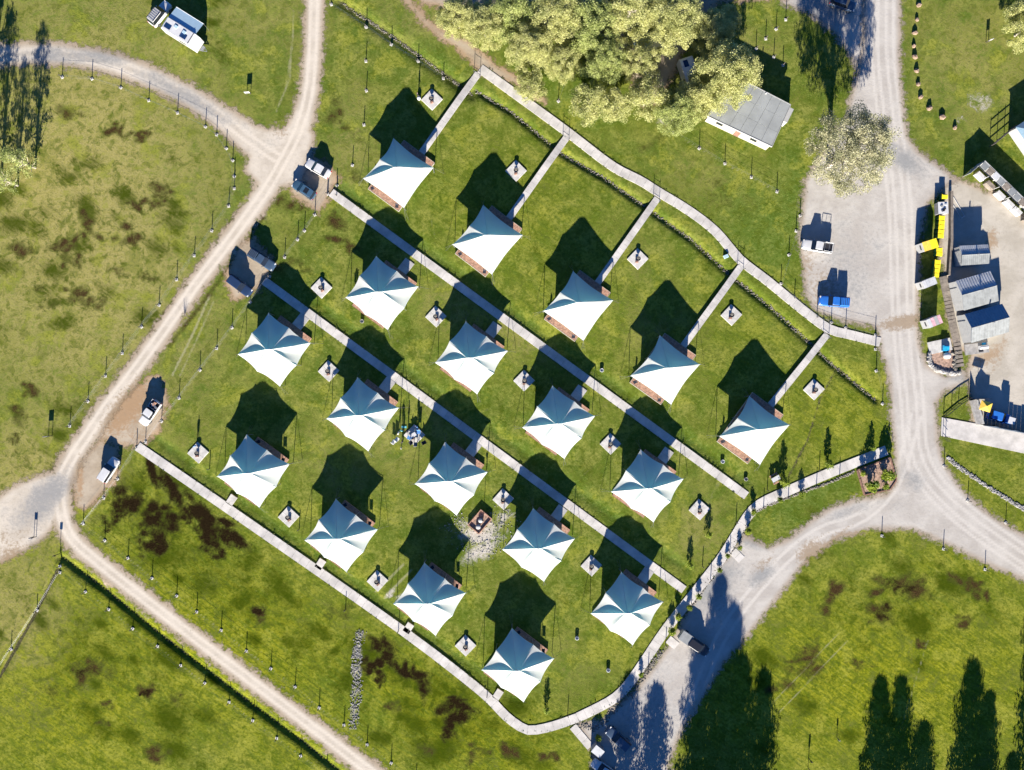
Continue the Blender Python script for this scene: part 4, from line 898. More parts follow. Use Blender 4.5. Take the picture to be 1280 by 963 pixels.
# ---------------------------------------------------------------- vehicles
def make_car(name, kind, col, label, px, py, dx, dy, L_=4.6, W_=1.82, load=None, roofrack=False, cat='car', sunroof=False, h=None):
    w = P(px, py, .9); r = empty(name, (*w, zat(*w) if abs(w[1]) < 76 else 0), ang(dx, dy), label, cat)
    hw = W_/2; Ht = h or {'sedan': 1.43, 'suv': 1.78, 'ute': 1.75}[kind]; sh_ = {'sedan': .92, 'suv': 1.08, 'ute': 1.08}[kind]
    def ring(x, wy, zb, zt, tw):   # rounded cross section
        return [(x, -wy*.92, zb), (x, -wy, zb+.12), (x, -wy, zt-.22), (x, -wy*tw-.02, zt-.05), (x, -wy*tw*.8, zt), (x, wy*tw*.8, zt), (x, wy*tw+.02, zt-.05), (x, wy, zt-.22), (x, wy, zb+.12), (x, wy*.92, zb)]
    fr = L_/2
    if kind == 'sedan': st_ = [(-fr, .78, .42, .80), (-fr+.12, .93, .25, .90), (-fr+.7, 1, .22, .94), (-.6, 1, .2, .94), (.6, 1, .2, .94), (fr-1.1, 1, .22, .90), (fr-.35, .97, .25, .80), (fr+.02, .86, .28, .70), (fr+.12, .55, .38, .60)]
    elif kind == 'suv': st_ = [(-fr, .84, .45, .95), (-fr+.1, .96, .32, 1.06), (-fr+.7, 1, .3, 1.08), (.6, 1, .28, 1.08), (fr-1.0, 1, .3, 1.04), (fr-.35, .97, .32, .97), (fr+.02, .86, .36, .86), (fr+.12, .55, .45, .72)]
    else: st_ = [(-fr, .95, .5, .95), (-fr+.05, .98, .45, 1.02), (-fr+1.5, 1, .38, 1.02), (-.5, 1, .35, 1.06), (.7, 1, .33, 1.07), (fr-1.0, 1, .33, 1.03), (fr-.3, .97, .36, .96), (fr+.02, .86, .40, .85), (fr+.12, .55, .5, .72)]
    b = MB(); b.loft([ring(x, hw*a, zb, zt, .93) for x, a, zb, zt in st_]); bo = b.build('body', M[col], r, smooth=True)
    sm_ = bo.modifiers.new('subdivision', 'SUBSURF'); sm_.levels = 1; sm_.render_levels = 2
    # greenhouse
    if kind == 'sedan': g = (-fr+.75, -fr+1.35, .30, 1.05)      # rear base, rear top, front top, front base
    elif kind == 'suv': g = (-fr+.12, -fr+.45, .25, .98)
    else: g = (-.75, -.55, .55, 1.15)
    if kind == 'ute' and load == 'dual': g = (-.95, -.78, .35, 1.0)
    zb = sh_-.03; zt = Ht-.05; tw = .80; bw = .93*hw; tt = hw*tw
    A = [(g[0],-bw,zb),(g[3],-bw,zb),(g[3],bw,zb),(g[0],bw,zb),(g[1],-tt,zt),(g[2],-tt,zt),(g[2],tt,zt),(g[1],tt,zt)]
    def face(name, ids, m, push=0): 
        v = [Vector(A[i]) for i in ids]; n_ = (v[1]-v[0]).cross(v[2]-v[0]).normalized(); cc = sum(v, Vector())/len(v)
        v2 = [cc+(p_-cc)*.98 for p_ in v]; mb = MB(); mb.add([p_+n_*push for p_ in v2]+[p_-n_*.05 for p_ in v2], [tuple(range(len(v))), tuple(reversed(range(len(v), 2*len(v))))]+[(i, (i+1) % len(v)+0, len(v)+(i+1) % len(v), len(v)+i) for i in range(len(v))]); return mb.build(name, M[m], r)
    cb = MB(); cb.add(A, [(0,1,5,4),(1,2,6,5),(2,3,7,6),(3,0,4,7),(4,5,6,7),(3,2,1,0)]); bevel(cb.build('cabin', M[col], r), .05, 2)
    face('windscreen', (1,2,6,5), 'glass', .012); face('rear_window', (3,0,4,7), 'glass', .012)
    face('side_window', (0,1,5,4), 'glass', .012); face('side_window', (2,3,7,6), 'glass', .012)
    rf = MB(); rf.loft([[(x, -tt*s, zt), (x, -tt*s*.9, zt+.05*s), (x, tt*s*.9, zt+.05*s), (x, tt*s, zt)] for x, s in ((g[1]-.06, .92), (g[1]+.2, 1.02), (g[2]-.2, 1.02), (g[2]+.06, .92))]); rf.build('roof', M[col], r)
    if sunroof: MB().box(((g[1]+g[2])/2+.1, 0, zt+.055), (.8, tt*1.3, .02)).build('sunroof', M['glass'], r)
    if roofrack:
        for k in range(6): MB().box((g[1]+.15+k*(g[2]-g[1]-.3)/5, 0, zt+.14), (.06, tt*1.9, .04)).build('rack_bar', M['dark'], r)
        for s in (-1, 1): MB().box(((g[1]+g[2])/2, s*tt*.95, zt+.14), (g[2]-g[1], .05, .06)).build('rack_rail', M['dark'], r)
    for sx in (-fr+.85, fr-.85):
        for s in (-1, 1):
            wh = MB().tube((sx, s*(hw-.2), .34), (sx, s*(hw+.015), .34), .34, n=18).build('wheel', M['tyre'], r); link(MB().tube((sx, s*(hw-.02), .34), (sx, s*(hw+.025), .34), .2, n=12).build('rim', M['rim'], None) if False else bpy.data.objects.new('rim', rimmesh(sx, s, hw)), wh)
    for s in (-1, 1):
        MB().box((fr-.12, s*hw*.68, {'sedan': .66}.get(kind, .82)), (.2, .34, .14), rz=-s*.25).build('headlight', M['lamp'], r)
        MB().box((-fr+.04, s*hw*.74, {'sedan': .78}.get(kind, .88)), (.1, .28, .16)).build('tail_light', M['red'], r)
        MB().box((g[3]-.28, s*(hw+.09), zb+.09), (.12, .2, .14)).build('mirror', M[col], r)
    MB().box((fr-.01, 0, .42), (.1, W_*.8, .16)).build('bumper', M['dark'] if kind != 'sedan' else M[col], r)
    for s in (-1, 1): pass
    ln = MB(); ln.box((fr-.62-.05, 0, sh_-.015 if kind != 'sedan' else .875), (.01, .01, .01))
    if kind == 'ute':
        x0, x1 = -fr+.08, g[0]-.08; z0 = 1.0
        tb = MB(); tb.box(((x0+x1)/2, 0, z0+.03), (x1-x0-.1, W_*.86, .03)); tb.build('tray_floor', M['dark'] if load != 'cover' else M[col], r)
        sd = MB()
        for s in (-1, 1): sd.box(((x0+x1)/2, s*(hw*.93), z0+.12), (x1-x0, .07, .24))
        sd.box((x0+.04, 0, z0+.12), (.07, W_*.9, .24)); sd.box((x1-.04, 0, z0+.12), (.07, W_*.9, .24)); sd.build('tray_side', M[col], r)
        if load == 'goods':
            for k in range(7): MB().box((random.uniform(x0+.3, x1-.3), random.uniform(-.5, .5), z0+.2+random.random()*.15), (random.uniform(.3,.6), random.uniform(.25,.5), .25), rz=random.random()*3).build('load_item', M[random.choice(['timber','greytimber','steel','cloth_w'])], r)
        if load in ('rack', 'dual'):
            rk = MB()
            for x in (x0+.1, (x0+x1)/2, x1-.1): rk.tube((x, -hw*.85, 1.78), (x, hw*.85, 1.78), .035, n=5)
            for s in (-1, 1):
                rk.tube((x0+.1, s*hw*.85, 1.78), (x1-.1, s*hw*.85, 1.78), .035, n=5)
                for x in (x0+.1, x1-.1): rk.tube((x, s*hw*.85, 1.1), (x, s*hw*.85, 1.78), .03, n=5)
            rk.build('ladder_rack', M['steel'], r)
        if load == 'canopy':
            cx0, cx1 = x0-.02, x1+.04; hh_ = 1.66; m2_ = MB(); m2_.add([(cx0,-hw*.9,1.02),(cx1,-hw*.9,1.02),(cx1,hw*.9,1.02),(cx0,hw*.9,1.02),(cx0+.12,-hw*.78,hh_),(cx1-.03,-hw*.78,hh_),(cx1-.03,hw*.78,hh_),(cx0+.12,hw*.78,hh_)], [(0,1,5,4),(1,2,6,5),(2,3,7,6),(3,0,4,7),(4,5,6,7)]); bevel(m2_.build('tray_canopy', M[col], r), .05, 2)
            for k in range(5): MB().box((cx0+.3+k*(cx1-cx0-.5)/4, 0, hh_+.03), (.05, hw*1.4, .05)).build('rack_bar', M['dark'], r)
        if load == 'cover': MB().box(((x0+x1)/2, 0, z0+.27), (x1-x0-.05, W_*.9, .05)).build('tonneau_cover', M['black'], r)
    return r
_rm = {}
def rimmesh(sx, s, hw):
    k = (sx, s, hw)
    o = MB().tube((sx, s*(hw-.02), .34), (sx, s*(hw+.028), .34), .2, n=12).build('rim', M['rim']); me = o.data; bpy.data.objects.remove(o); return me
make_car('sedan_car', 'sedan', 'white', 'white sedan parked on the road edge at the start of the upper cross path', 397.5,210.5, -30,-17.5, 4.7)
make_car('hatchback_car', 'suv', 'teal', 'dusty blue wagon with dark sunroof parked just below the white sedan', 380,237, -28,-19, 4.5, sunroof=True, h=1.55)
make_car('utility_truck', 'ute', 'slate', 'steel blue ute with covered tray parked at the head of the lower cross path', 327,324.5, 30,20, 5.1, load='canopy', cat='ute')
make_car('wagon_car', 'suv', 'navy', 'navy wagon nearest the canopy shadow at the lower cross path', 299,357, 28,21, 4.8)
make_car('utility_truck', 'ute', 'white', 'white ute with goods in its tray parked on brown dirt beside the western road', 187.5,516, -75,107, 4.9, load='goods', cat='ute')
make_car('wagon_car', 'suv', 'white', 'white wagon parked at the bend of the western road by the wet corner', 135.5,588, 62,-96, 4.7)
make_car('utility_truck', 'ute', 'white', 'white ute with a ladder rack in the eastern parking bay', 1022,308, -150,-26, 5.3, load='rack', cat='ute')
make_car('utility_truck', 'ute', 'blue', 'bright blue ute in the eastern parking bay', 1043,377, -147,-12, 5.2, load='canopy', cat='ute')
make_car('wagon_car', 'suv', 'black', 'black wagon in the tree shade of the lower car park, hitched to a grey trailer', 872,808, 95,66, 4.5)
make_car('wagon_car', 'suv', 'slate', 'dark blue wagon in the tree shade at the bottom of the car park', 773,924, -30,-26, 4.9)
make_car('sedan_car', 'sedan', 'white', 'pale car cut by the bottom edge below the dark blue wagon', 755,963, -30,-20, 4.7)
make_car('wagon_car', 'suv', 'white', 'white four wheel drive with roof rack in front of the solar panelled caravan', 199,17, 150,-190, 4.9, roofrack=True)
make_car('wagon_car', 'suv', 'slate', 'grey car cut by the top edge in the shade beside the northern road', 1054,4, 30,10, 4.6)
make_car('hatchback_car', 'suv', 'blue', 'small blue car in the shaded yard at the right edge', 1249,521, 30,9, 4.0, h=1.5)
# trailer
tr = empty('box_trailer', (*P(857,797,1.2), 0), ang(95,66), 'small grey-white box trailer behind the black wagon', 'trailer')
bevel(MB().box((0,0,1.0), (2.1,1.7,1.2)).build('box_body', M['whitewall'], tr), .04); MB().box((0,0,1.63), (2.2,1.8,.06)).build('lid', M['roofpale'], tr)
for s in (-1, 1): MB().tube((0, s*.85, .32), (0, s*1.0, .32), .32, n=14).build('wheel', M['tyre'], tr)
MB().tube((1.05,0,.45), (1.75,0,.45), .05, n=5).build('drawbar', M['steel'], tr)
# grey cabinet by the lower path
cbn = empty('utility_cabinet', (*P(746,934), 0), ang(30,24), 'grey flat-topped cabinet at the end of the link path, above the cut pale car', 'cabinet')
bevel(MB().box((0,0,.75), (1.8,1.4,1.5)).build('box_body', M['stucco'], cbn), .03); MB().box((0,0,1.53), (1.9,1.5,.06)).build('lid', M['roofgrey'], cbn)

# ---------------------------------------------------------------- eastern yard things
bins = [(1181,246),(1177.4,272.3),(1177.2,278),(1176.8,283.6),(1176.4,289.4),(1176,295),(1174.3,312.4),(1174.3,317.6),(1172.2,327.6),(1171.7,333),(1170.7,338.5),(1170,343.8)]
bn = empty('wheelie_bin', (0,0,0)); MB().box((0,0,.55), (.85,.62,1.0), taper=1.15).build('bin_body', M['green'], bn)
ld = MB(); ld.box((0,0,1.1), (1.04,.78,.07)); ld.box((0,0,1.15), (.8,.55,.05)); ld.build('lid', M['yellow'], bn)
for s in (-1, 1): MB().tube((.38, s*.3, .13), (.38, s*.36, .13), .13, n=8).build('wheel', M['tyre'], bn)
for i, (x, y) in enumerate(bins):
    o = bn if i == 0 else copy_tree(bn); o.location = (*P(x, y, 1.1), 0); o.rotation_euler = (0,0,R(-6)+random.uniform(-.06,.06))
    lab = ('green wheelie bin with yellow lid standing alone above the grey cage' if i == 0 else ORD[i-1]+' yellow lidded bin below the grey cage, in the row of five' if i < 6 else (ORD+['sixth'])[i-6]+' yellow lidded bin below the yellow topped donation bin')
    tag(o, lab, 'bin', 'yellow lidded bins')
cg = empty('storage_cage', (*P(1179,260,1.2), 0), R(3), 'white framed cage of grey goods among the yellow lidded bins', 'cage')
MB().box((0,0,.6), (1.7,2.0,1.1)).build('box_body', M['stucco'], cg); MB().box((0,0,1.19), (1.8,2.1,.06)).build('lid', M['white'], cg)
for k in range(5): MB().box((random.uniform(-.6,.6), random.uniform(-.7,.7), 1.28), (.4,.3,.12), rz=random.random()).build('carton', M[['roofgrey','dark','steel','roofpale','dark'][k]], cg)
def donation(px, py, w, d, rot, top, label, h=2.0):
    r = empty('donation_bin', (*P(px, py, h), 0), rot, label, 'donation bin', 'donation bins')
    bevel(MB().box((0,0,h/2), (w, d, h)).build('box_body', M['whitewall'], r), .03)
    for k in range(4): MB().box((-w*.36+w*.24*k+.06, 0, h+.05), (w*.225, d*1.04, .08)).build('roof_panel', M[top[k % len(top)]], r)
    MB().box((-w/2-.02, 0, h*.72), (.05, d*.5, .3)).build('chute', M['dark'], r); return r
donation(1162.5,306.5, 2.7, 1.6, ang(22,-7), ['orange','orange','yellow','yellow'], 'donation bin with a yellow and orange top beside the gravel road')
donation(1161.5,353.5, 2.5, 1.3, ang(22,-9), ['white','roofgrey','roofgrey','roofgrey'], 'donation bin with a dark grey top at the head of the grass island')
donation(1168,402, 2.6, 1.5, ang(22,-9), ['white','pink','whitewall','pink'], 'donation bin with a pink striped top standing on the grass island', h=1.9)
pl = empty('picnic_slab', (*P(1174,433), 0), ang(28,-6), 'pale slab on the grass island carrying a cyan tub', 'slab')
for i in range(3): MB().box((-1.35+1.35*i, 0, .15), (1.33, 2.2, .3)).build('slab', M['concrete2'], pl)
tb = MB(); tb.box((0,0,.3), (1.0,.9,.6), taper=1.1); tb.box((0,0,.62), (.8,.7,.06)); tag(tb.build('tub', M['cyan'], loc=(*P(1179,436), .3), rz=-.1), 'cyan plastic tub standing on the pale slab of the grass island', 'tub')
# sleeper walk
SW = empty('sleeper_walk', (*P(1178,348), 0), 0, 'grey weathered sleeper walk running past the west walls of the sheds', 'boardwalk'); og = P(1178,348)
pts = [(1178,348),(1183,372),(1189,402),(1195,428),(1200,462)]
for k in range(26):
    s = k/26*(len(pts)-1); i = int(s); t_ = s-i; x = pts[i][0]+(pts[i+1][0]-pts[i][0])*t_; y = pts[i][1]+(pts[i+1][1]-pts[i][1])*t_
    a = Vector(P(x, y))-Vector(og); d = ang(pts[i+1][0]-pts[i][0], pts[i+1][1]-pts[i][1]); MB().box((a.x, a.y, .2), (.56,1.3,.14+.02*(k % 3)), rz=d).build('sleeper', M['greytimber'], SW)
HG = MB()
for a, b in (((1184,345),(1187,300)),((1187,300),(1187,240))):
    a_, b_ = P(*a), P(*b); l = math.dist(a_, b_); HG.box(((a_[0]+b_[0])/2, (a_[1]+b_[1])/2, .35), (l-.02, .45, .7), rz=math.atan2(b_[1]-a_[1], b_[0]-a_[0]))
tag(HG.build('timber_planter', M['greytimber']), 'long low timber planter wall between the bins and the sheds', 'planter')
gd = empty('round_garden', (*P(1181,452), 0), 0, 'rounded garden of pink mulch ringed with stones below the cyan tub', 'garden bed'); og = P(1181,452)
gp_ = [(1162,443),(1190,437),(1197,464),(1186,465),(1172,462),(1164,455)]; MB().prism([(P(*q)[0]-og[0], P(*q)[1]-og[1]) for q in gp_], -.1, .12).build('mulch', M['mulch'], gd)
ring = smooth([(1161,442),(1161,451),(1166,460),(1178,465),(1190,467),(1199,466)], 4)
for x, y in ring:
    a = P(x, y); MB().rock((a[0]-og[0], a[1]-og[1], .15), .5).build('stone', M['rockpale'], gd)
for k in range(10):
    a = P(1192+random.uniform(-2,3), 440+k*2.4); MB().rock((a[0]-og[0], a[1]-og[1], .15), .4).build('stone', M['rock'], gd)
tk = MB(); tk.lathe([(.5,0),(.62,.5),(.55,.9),(.2,1.05)], n=14); tag(tk.build('water_urn', M['white'], loc=(*P(1181,445), .1), smooth=True), 'round white urn in the middle of the stone ringed garden', 'urn')
# pump plinth below the southern shed
pk = empty('pump_station', (*P(1220,436), 0), ang(30,-4), 'grey plinth with white and blue pump gear below the southernmost shed', 'pump'); MB().box((0,0,.12), (4.2,1.9,.24)).build('plinth', M['stucco'], pk)
MB().tube((.2,.1,.6), (1.7,.1,.6), .35, n=12).build('tank', M['white'], pk); MB().box((1.2,.7,.45), (.4,.35,.45)).build('motor', M['cyan'], pk); MB().box((.6,-.5,.35), (.7,.4,.25)).build('valve_box', M['dark'], pk)
# black frame fence
KF = empty('frame_fence', (*P(1179.4,519.7), 0), 0, 'black metal frame fence at the mouth of the concrete driveway', 'fence'); og = P(1179.4,519.7)
fp = [(1179.4,519.7),(1189.3,511.7),(1198,504.5),(1209.7,497.5)]
for i, q in enumerate(fp):
    a = Vector(P(*q))-Vector(og); MB().box((a.x, a.y, .55), (.12,.12,1.1)).build('post', M['dark'], KF)
    if i:
        b = Vector(P(*fp[i-1]))-Vector(og)
        for z in (.12, 1.05): MB().box(((a.x+b.x)/2, (a.y+b.y)/2, z), ((a-b).length-.12, .09, .1), rz=math.atan2(a.y-b.y, a.x-b.x)).build('rail', M['dark'], KF)
KG = empty('field_gate', (*P(1178,546), 0), 0, 'open dark metal gate beside the driveway edge', 'gate')
for x, y, x2, y2 in ((0,0,0,0),(.5,0,.5,0)): MB().tube((x, y, 0), (x, y, 1.4), .05, n=6).build('post', M['dark'], KG)
rr = MB()
for z in (.3,.75,1.2): rr.tube((0,0,z), (.75,-.9,z), .025, n=5)
rr.build('gate_leaf', M['dark'], KG)
# shaded yard: retaining strip, high fence added to cast its shade, and what stands behind
RW = empty('retaining_strip', (*P(1214,500), 0), 0, 'low grey retaining strip with pale coping beside the shaded yard', 'wall'); og = P(1214,500)
obox('block_wall', (1215,500), (1223,530), 1.0, 0, .55, 'stucco', RW, og); obox('coping', (1219,500), (1227,530), .25, 0, .6, 'whitewall', RW, og)
SF = empty('added_shade_fence', (*P(1228,531), 0), 0, 'tall dark fence added to shade the small yard at the right edge', 'fence'); og = P(1228,531)
M['darkscreen'] = simple('dark_blue_screen', (.02,.035,.06), .8)
n_ = 14
for k in range(n_):
    x0, x1 = 1229+k*72/n_, 1229+(k+.97)*72/n_; y = lambda x: 532+(x-1229)*.19
    hh = [2.9,2.1,1.8,1.7,1.7,2.55,1.6,1.5,1.5,1.6,2.6,2.6,2.6,2.6][k]; obox('panel', (x0, y(x0)), (x1, y(x1)), .08, 0, hh, 'darkscreen', SF, og)  # panel heights shaped to the outline of the yard's shadow
GF = empty('added_shade_screen', (*P(1216,497), 0), 0, 'added dark screen with two pointed tops for the shadow at the yard corner', 'screen'); og = P(1216,497)  # added caster, peaks shaped for the two shadow spikes
for (xa, xb, xp, h0, hp) in ((1211,1218,1211.4,.75,1.6),(1218,1235,1224,1.2,1.75)):
    a, b, p_ = (Vector(P(x, 499))-Vector(og) for x in (xa, xb, xp)); v = [(a.x,a.y,0),(b.x,b.y,0),(b.x,b.y,h0),(p_.x,p_.y,hp),(a.x,a.y,h0 if xa != 1211 else hp)]
    MB().add(v+[(q[0], q[1]+.06, q[2]) for q in v], [(0,1,2,3,4),(9,8,7,6,5),(0,5,6,1),(1,6,7,2),(2,7,8,3),(3,8,9,4)]).build('panel', M['darkscreen'], GF)
sh2 = empty('shade_umbrella', (*P(1233,508,2.6), 0), ang(16,5), 'square yellow shade umbrella in the dark yard', 'umbrella')
MB().tube((0,0,0), (0,0,2.6), .04, n=6).build('pole', M['steel'], sh2)
u = MB(); u.add([(-1.0,-.85,2.45),(1.0,-.85,2.45),(1.0,.85,2.45),(-1.0,.85,2.45),(0,0,2.75)], [(0,1,4),(1,2,4),(2,3,4),(3,0,4),(3,2,1,0)]); u.build('canopy', M['orange'], sh2)
sg_ = empty('ice_chest', (*P(1264,526,1.9), 0), ang(10,3), 'white topped tall chest beside the small blue car in the dark yard', 'chest'); MB().box((0,0,1.0), (1.1,1.1,2.0)).build('box_body', M['blue'], sg_); MB().box((0,0,2.04), (1.15,1.15,.08)).build('lid', M['white'], sg_)
# tall pole with crossbar at yard entrance
pl2 = empty('goal_frame', (*P(1190,262), 0), 0, 'thin pale metal frame lying across the gravel beside the cage', 'frame'); f = MB()
ptsf = [(0,0),(1.9,-3.1)]
f.tube((0,2.5,.1), (2.2,-1.2,.1), .04, n=5); f.tube((-.6,2.0,.1), (1.6,-1.6,.1), .04, n=5); f.tube((2.2,-1.2,.1), (1.6,-1.6,.1), .04, n=5); f.build('frame_tube', M['white'], pl2)

# ---------------------------------------------------------------- timber fire garden with mast
fg = empty('timber_planter_box', (*P(600,652), 0), ang(-16,19), 'rectangular timber framed bed with two round stones on the ashy patch', 'garden bed')
w2, l2 = 1.25, 1.75
MB().box((0,0,.1), (2*l2-.1, 2*w2-.1, .3)).build('mulch', M['mulch'], fg)
for (x, y, sx, sy) in ((0,w2,2*l2+.15,.14),(0,-w2,2*l2+.15,.14),(l2,0,.14,2*w2-.15),(-l2,0,.14,2*w2-.15)): MB().box((x,y,.25), (sx,sy,.6)).build('edge_board', M['timber'], fg)
for i, (x, y) in enumerate(((601,650),(598,658))):
    o = MB().lathe([(.30,0),(.42,.12),(.45,.35),(.40,.42)], n=14).build('round_stool', M['whitewall'], loc=(*P(x,y), .25), smooth=True); tag(o, ['upper','lower'][i]+' round pale stool in the timber framed bed', 'stool', 'round stools in the timber bed')
mp = empty('lamp_mast', (*P(604.5,646), .2), 0, 'slim mast with small lantern rising from the timber framed bed', 'lamp post'); MB().tube((0,0,0), (0,0,3.2), .05, .035, n=6).build('mast', M['dark'], mp); MB().lathe([(.05,3.1),(.16,3.2),(.16,3.35),(.04,3.45)], n=8).build('lantern', M['dark'], mp)

# ---------------------------------------------------------------- signs
def sign(px, py, w, h, z, rot, label, m='white', posts=2):
    r = empty('sign_board', (*P(px, py), 0), rot, label, 'sign')
    for s in ((-1, 1) if posts == 2 else (0,)): MB().box((s*w*.38, 0, (z+h)/2), (.09,.09,z+h)).build('post', M['postdark'], r)
    MB().box((0, -.07, z+h/2), (w, .04, h)).build('board', M[m], r); MB().box((0, -.095, z+h/2), (w*.8, .015, h*.7)).build('panel', M['rockpale'], r); return r
sign(311,118, .9,.6,.6, 0.1, 'small two-posted sign on the grass between the northern roads')
sign(63,545, .9,.6,.9, .1, 'two-posted sign at the paddock corner beside the western road')
sign(44,671, .55,.4,1.0, 0, 'white sign on the gravel at the far left junction')
sign(75,692, .5,.4,1.4, 0, 'narrow dark sign on the lower left corner of the gravel junction', 'dark', 1)
sign(1234,53, .6,.6,.7, .3, 'small white sign on the lawn near the upper right corner')
sign(1011,948, .3,.5,.9, 0, 'short marker post left of the tree shadows on the lower right paddock', 'dark', 1); sign(1046,922, .3,.4,.7, 0, 'short marker post nearest the left tree shadow on the lower right paddock', 'white', 1); sign(1010,960, .3,.4,1.2, 0, 'marker post at the bottom edge of the lower right paddock', 'dark', 1)
# stumps / bins on lawn
for x, y, l in ((721,797,'on the lawn between the last two tents of the southern rows'),(760,837,'on the lawn near the bottom bend of the outer path'),(903,577,'under the last tent of the northern row'),(932,599,'near the end of the upper cross path'),(453,402,'beside the first tent of the second row'),(752,463,'between the upper cross path and the northern tents')):
    o = MB().lathe([(.28,0),(.34,.25),(.36,.45),(.30,.47),(.26,.3)], n=12).build('fire_bucket', M['rockpale' if x in (932,453) else 'roofgrey'], loc=gp(x, y)); tag(o, 'small round metal tub '+l, 'tub', 'small tubs on the lawn')
# lidded green box
bevel(tag(MB().box((0,0,.2), (.8,.6,.45)).build('valve_box', M['awning'], loc=gp(907,321), rz=.4), 'small pale green service box on the verge inside the upper path', 'box'), .02)
# picnic table near the path
pt = empty('picnic_table', (*P(968,598), 0), .5, 'white topped picnic table beside a sapling north of the outer path', 'table'); MB().box((0,0,.74), (1.5,.8,.05)).build('tabletop', M['white'], pt)
for s in (-1, 1): MB().box((0,s*.75,.44), (1.5,.28,.05)).build('bench', M['timber'], pt)
for s in (-1, 1): MB().box((s*.55,0,.37), (.08,1.5,.72)).build('leg', M['dark'], pt)

# ---------------------------------------------------------------- people
def person(px, py, rz, shirt, legs, label, sc=1.0, walk=.0, arm=0.3):
    J = {'pel': (0,0,.95), 'ch': (0,0,1.25), 'nk': (0,0,1.47), 'hd': (.02,0,1.62), 'ht': (.02,0,1.74)}
    me = bpy.data.meshes.new('body'); v = [J['pel'], J['ch'], J['nk'], J['hd'], J['ht']]; rad = [.15, .17, .06, .10, .08]; e = [(0,1),(1,2),(2,3),(3,4)]
    def chain(start, pts, rs):
        p0 = start
        for p_, r_ in zip(pts, rs): v.append(p_); rad.append(r_); e.append((p0, len(v)-1)); p0 = len(v)-1
    for s in (-1, 1):
        k = walk*s
        chain(0, [(0,s*.1,.86), (k*.18,s*.11,.48), (k*.3-.03,s*.11,.08), (k*.3+.14,s*.12,.04)], [.10,.065,.045,.04])
        chain(1, [(0,s*.19,1.38), (-k*.2,s*.26,1.10), (arm*.5-k*.2,s*.27,.90), (arm*.6-k*.2,s*.27,.82)], [.065,.045,.035,.03])
    me.from_pydata(v, e, []); o = bpy.data.objects.new('body', me); COL.objects.link(o)
    m = o.modifiers.new('skin', 'SKIN'); 
    for sv, r_ in zip(me.skin_vertices[0].data, rad): sv.radius = (r_, r_)
    me.skin_vertices[0].data[0].use_root = True
    s2 = o.modifiers.new('sub', 'SUBSURF'); s2.levels = 1; s2.render_levels = 1
    dg = bpy.context.evaluated_depsgraph_get(); ev = o.evaluated_get(dg); nm = bpy.data.meshes.new_from_object(ev); bpy.data.objects.remove(o)
    root = empty('person', (*P(px, py), zat(*P(px, py))+.03), rz, label, 'person'); root.scale = (sc,)*3
    nm.materials.clear()
    for k in (M['skin'], M[shirt], M[legs], M['hair']): nm.materials.append(k)
    for f in nm.polygons:
        z = f.center.z; ay = abs(f.center.y); f.use_smooth = True
        f.material_index = 2 if (z < .98 and z > .1 and ay < .22) else (1 if .98 <= z < 1.47 else 0)
        if z > 1.66 or (z > 1.55 and f.center.x < -.02): f.material_index = 3
        if z <= .1: f.material_index = 3
    b = bpy.data.objects.new('body', nm); link(b, root); return root
person(503,538, 1.2, 'cloth_t', 'cloth_k', 'person in a teal top standing left of the crowded concrete pad')
person(499,541, -.4, 'cloth_w', 'cloth_b', 'person in a white top standing beside the pale lounger left of the crowded pad', walk=.4)
person(504,552, 2.6, 'cloth_k', 'cloth_k', 'person all in dark clothes standing just below the two others left of the crowded pad')
person(502,560, .3, 'cloth_w', 'cloth_w', 'small child in pale clothes below the adults left of the crowded pad', sc=.68)
person(510,539, 3.3, 'cloth_k', 'cloth_b', 'person in a dark top standing between the others and the crowded concrete pad')
person(522,533, 4.0, 'cloth_b', 'cloth_k', 'person in a blue top standing behind the upper corner of the crowded pad')
person(247,557, -1.2, 'cloth_b', 'cloth_k', 'lone person in blue beside the brazier on the westernmost pad', walk=.5)
person(537,121, .5, 'cloth_w', 'cloth_k', 'lone person beside the pad at the top of the lawn') if False else None
person(610,638, .5, 'cloth_k', 'cloth_k', 'x') if False else None
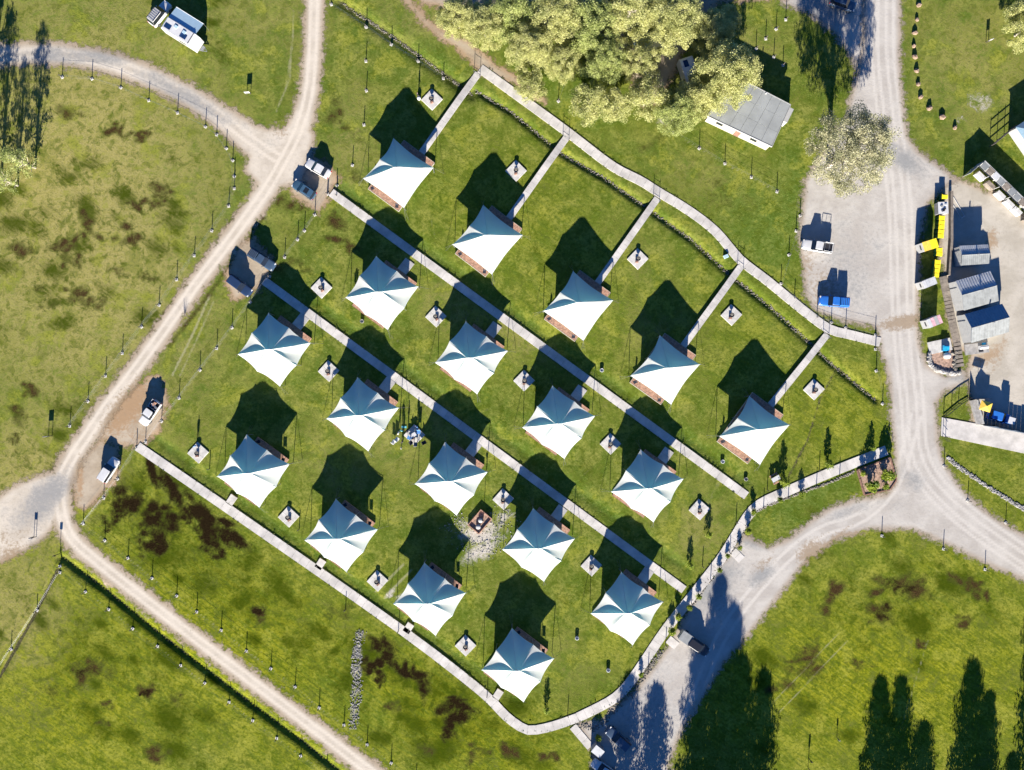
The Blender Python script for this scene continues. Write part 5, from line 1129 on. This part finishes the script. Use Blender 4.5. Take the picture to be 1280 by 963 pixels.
person(476,497, 1.0, 'cloth_b', 'cloth_k', 'person in blue standing at the east end of a tent deck above the crowded pad')
# camping furniture round the crowded pad
cps = [(512,547,2.8,'cloth_b'),(514,553,2.2,'cloth_k'),(520,555,1.6,'rockpale'),(531,553,.4,'cloth_k'),(524,540,-1.6,'cloth_b'),(497,549,.9,'cloth_w'),(493,552,.9,'cloth_w')]
for i, (x, y, a, m) in enumerate(cps):
    o = copy_tree(chair); o.location = (*P(x, y), .17 if 511 < x < 527 else 0); o.rotation_euler = (0,0,a); o.scale = (1.15,)*3
    for ch in KIDS[o.name]:
        if ch.name.split('.')[0] in ('seat', 'backrest'): ch.data = ch.data.copy(); ch.data.materials[0] = M[m]
    tag(o, ['blue camp chair at the left corner of the crowded concrete pad','dark camp chair on the lower left side of the crowded pad','pale camp chair at the bottom corner of the crowded pad','dark camp chair on the grass right of the crowded pad','blue camp chair at the top corner of the crowded pad','white camp chair nearest the group of people','white camp chair furthest left of the crowded pad'][i], 'chair', 'camp chairs around the crowded pad')
ct = empty('camp_table', (*P(517,544), .17), .6, 'white folding table on the crowded concrete pad', 'table'); MB().box((0,0,.7), (1.2,.7,.04)).build('tabletop', M['white'], ct)
for sx in (-1, 1):
    for sy in (-1, 1): MB().tube((sx*.5, sy*.28, 0), (sx*.5, sy*.28, .7), .02, n=4).build('leg', M['steel'], ct)
tag(MB().box((0,0,.02), (.9,.35,.04), rz=0).build('mat', M['cloth_t'], loc=(*P(505,534), .06)), 'teal mat lying beside the group of people', 'mat')
# short post with pale box by top pad
vb = MB(); vb.lathe([(.32,0),(.34,.5),(.2,.62)], n=12); tag(vb.build('gas_tub', M['white'], loc=gp(524,124), smooth=True), 'pale round tub at the left corner of the uppermost concrete pad', 'tub')
person(523,121, .2, 'cloth_k', 'cloth_k', 'person in dark clothes beside the pale tub at the uppermost concrete pad')
print('objects', len(bpy.data.objects), 'tris', sum(len(m.loops)-2*len(m.polygons) for m in bpy.data.meshes))

for o in COL.objects:
    l = o.get('label')
    if l and not (4 <= len(l.split()) <= 16): print('LONG', len(l.split()), l)
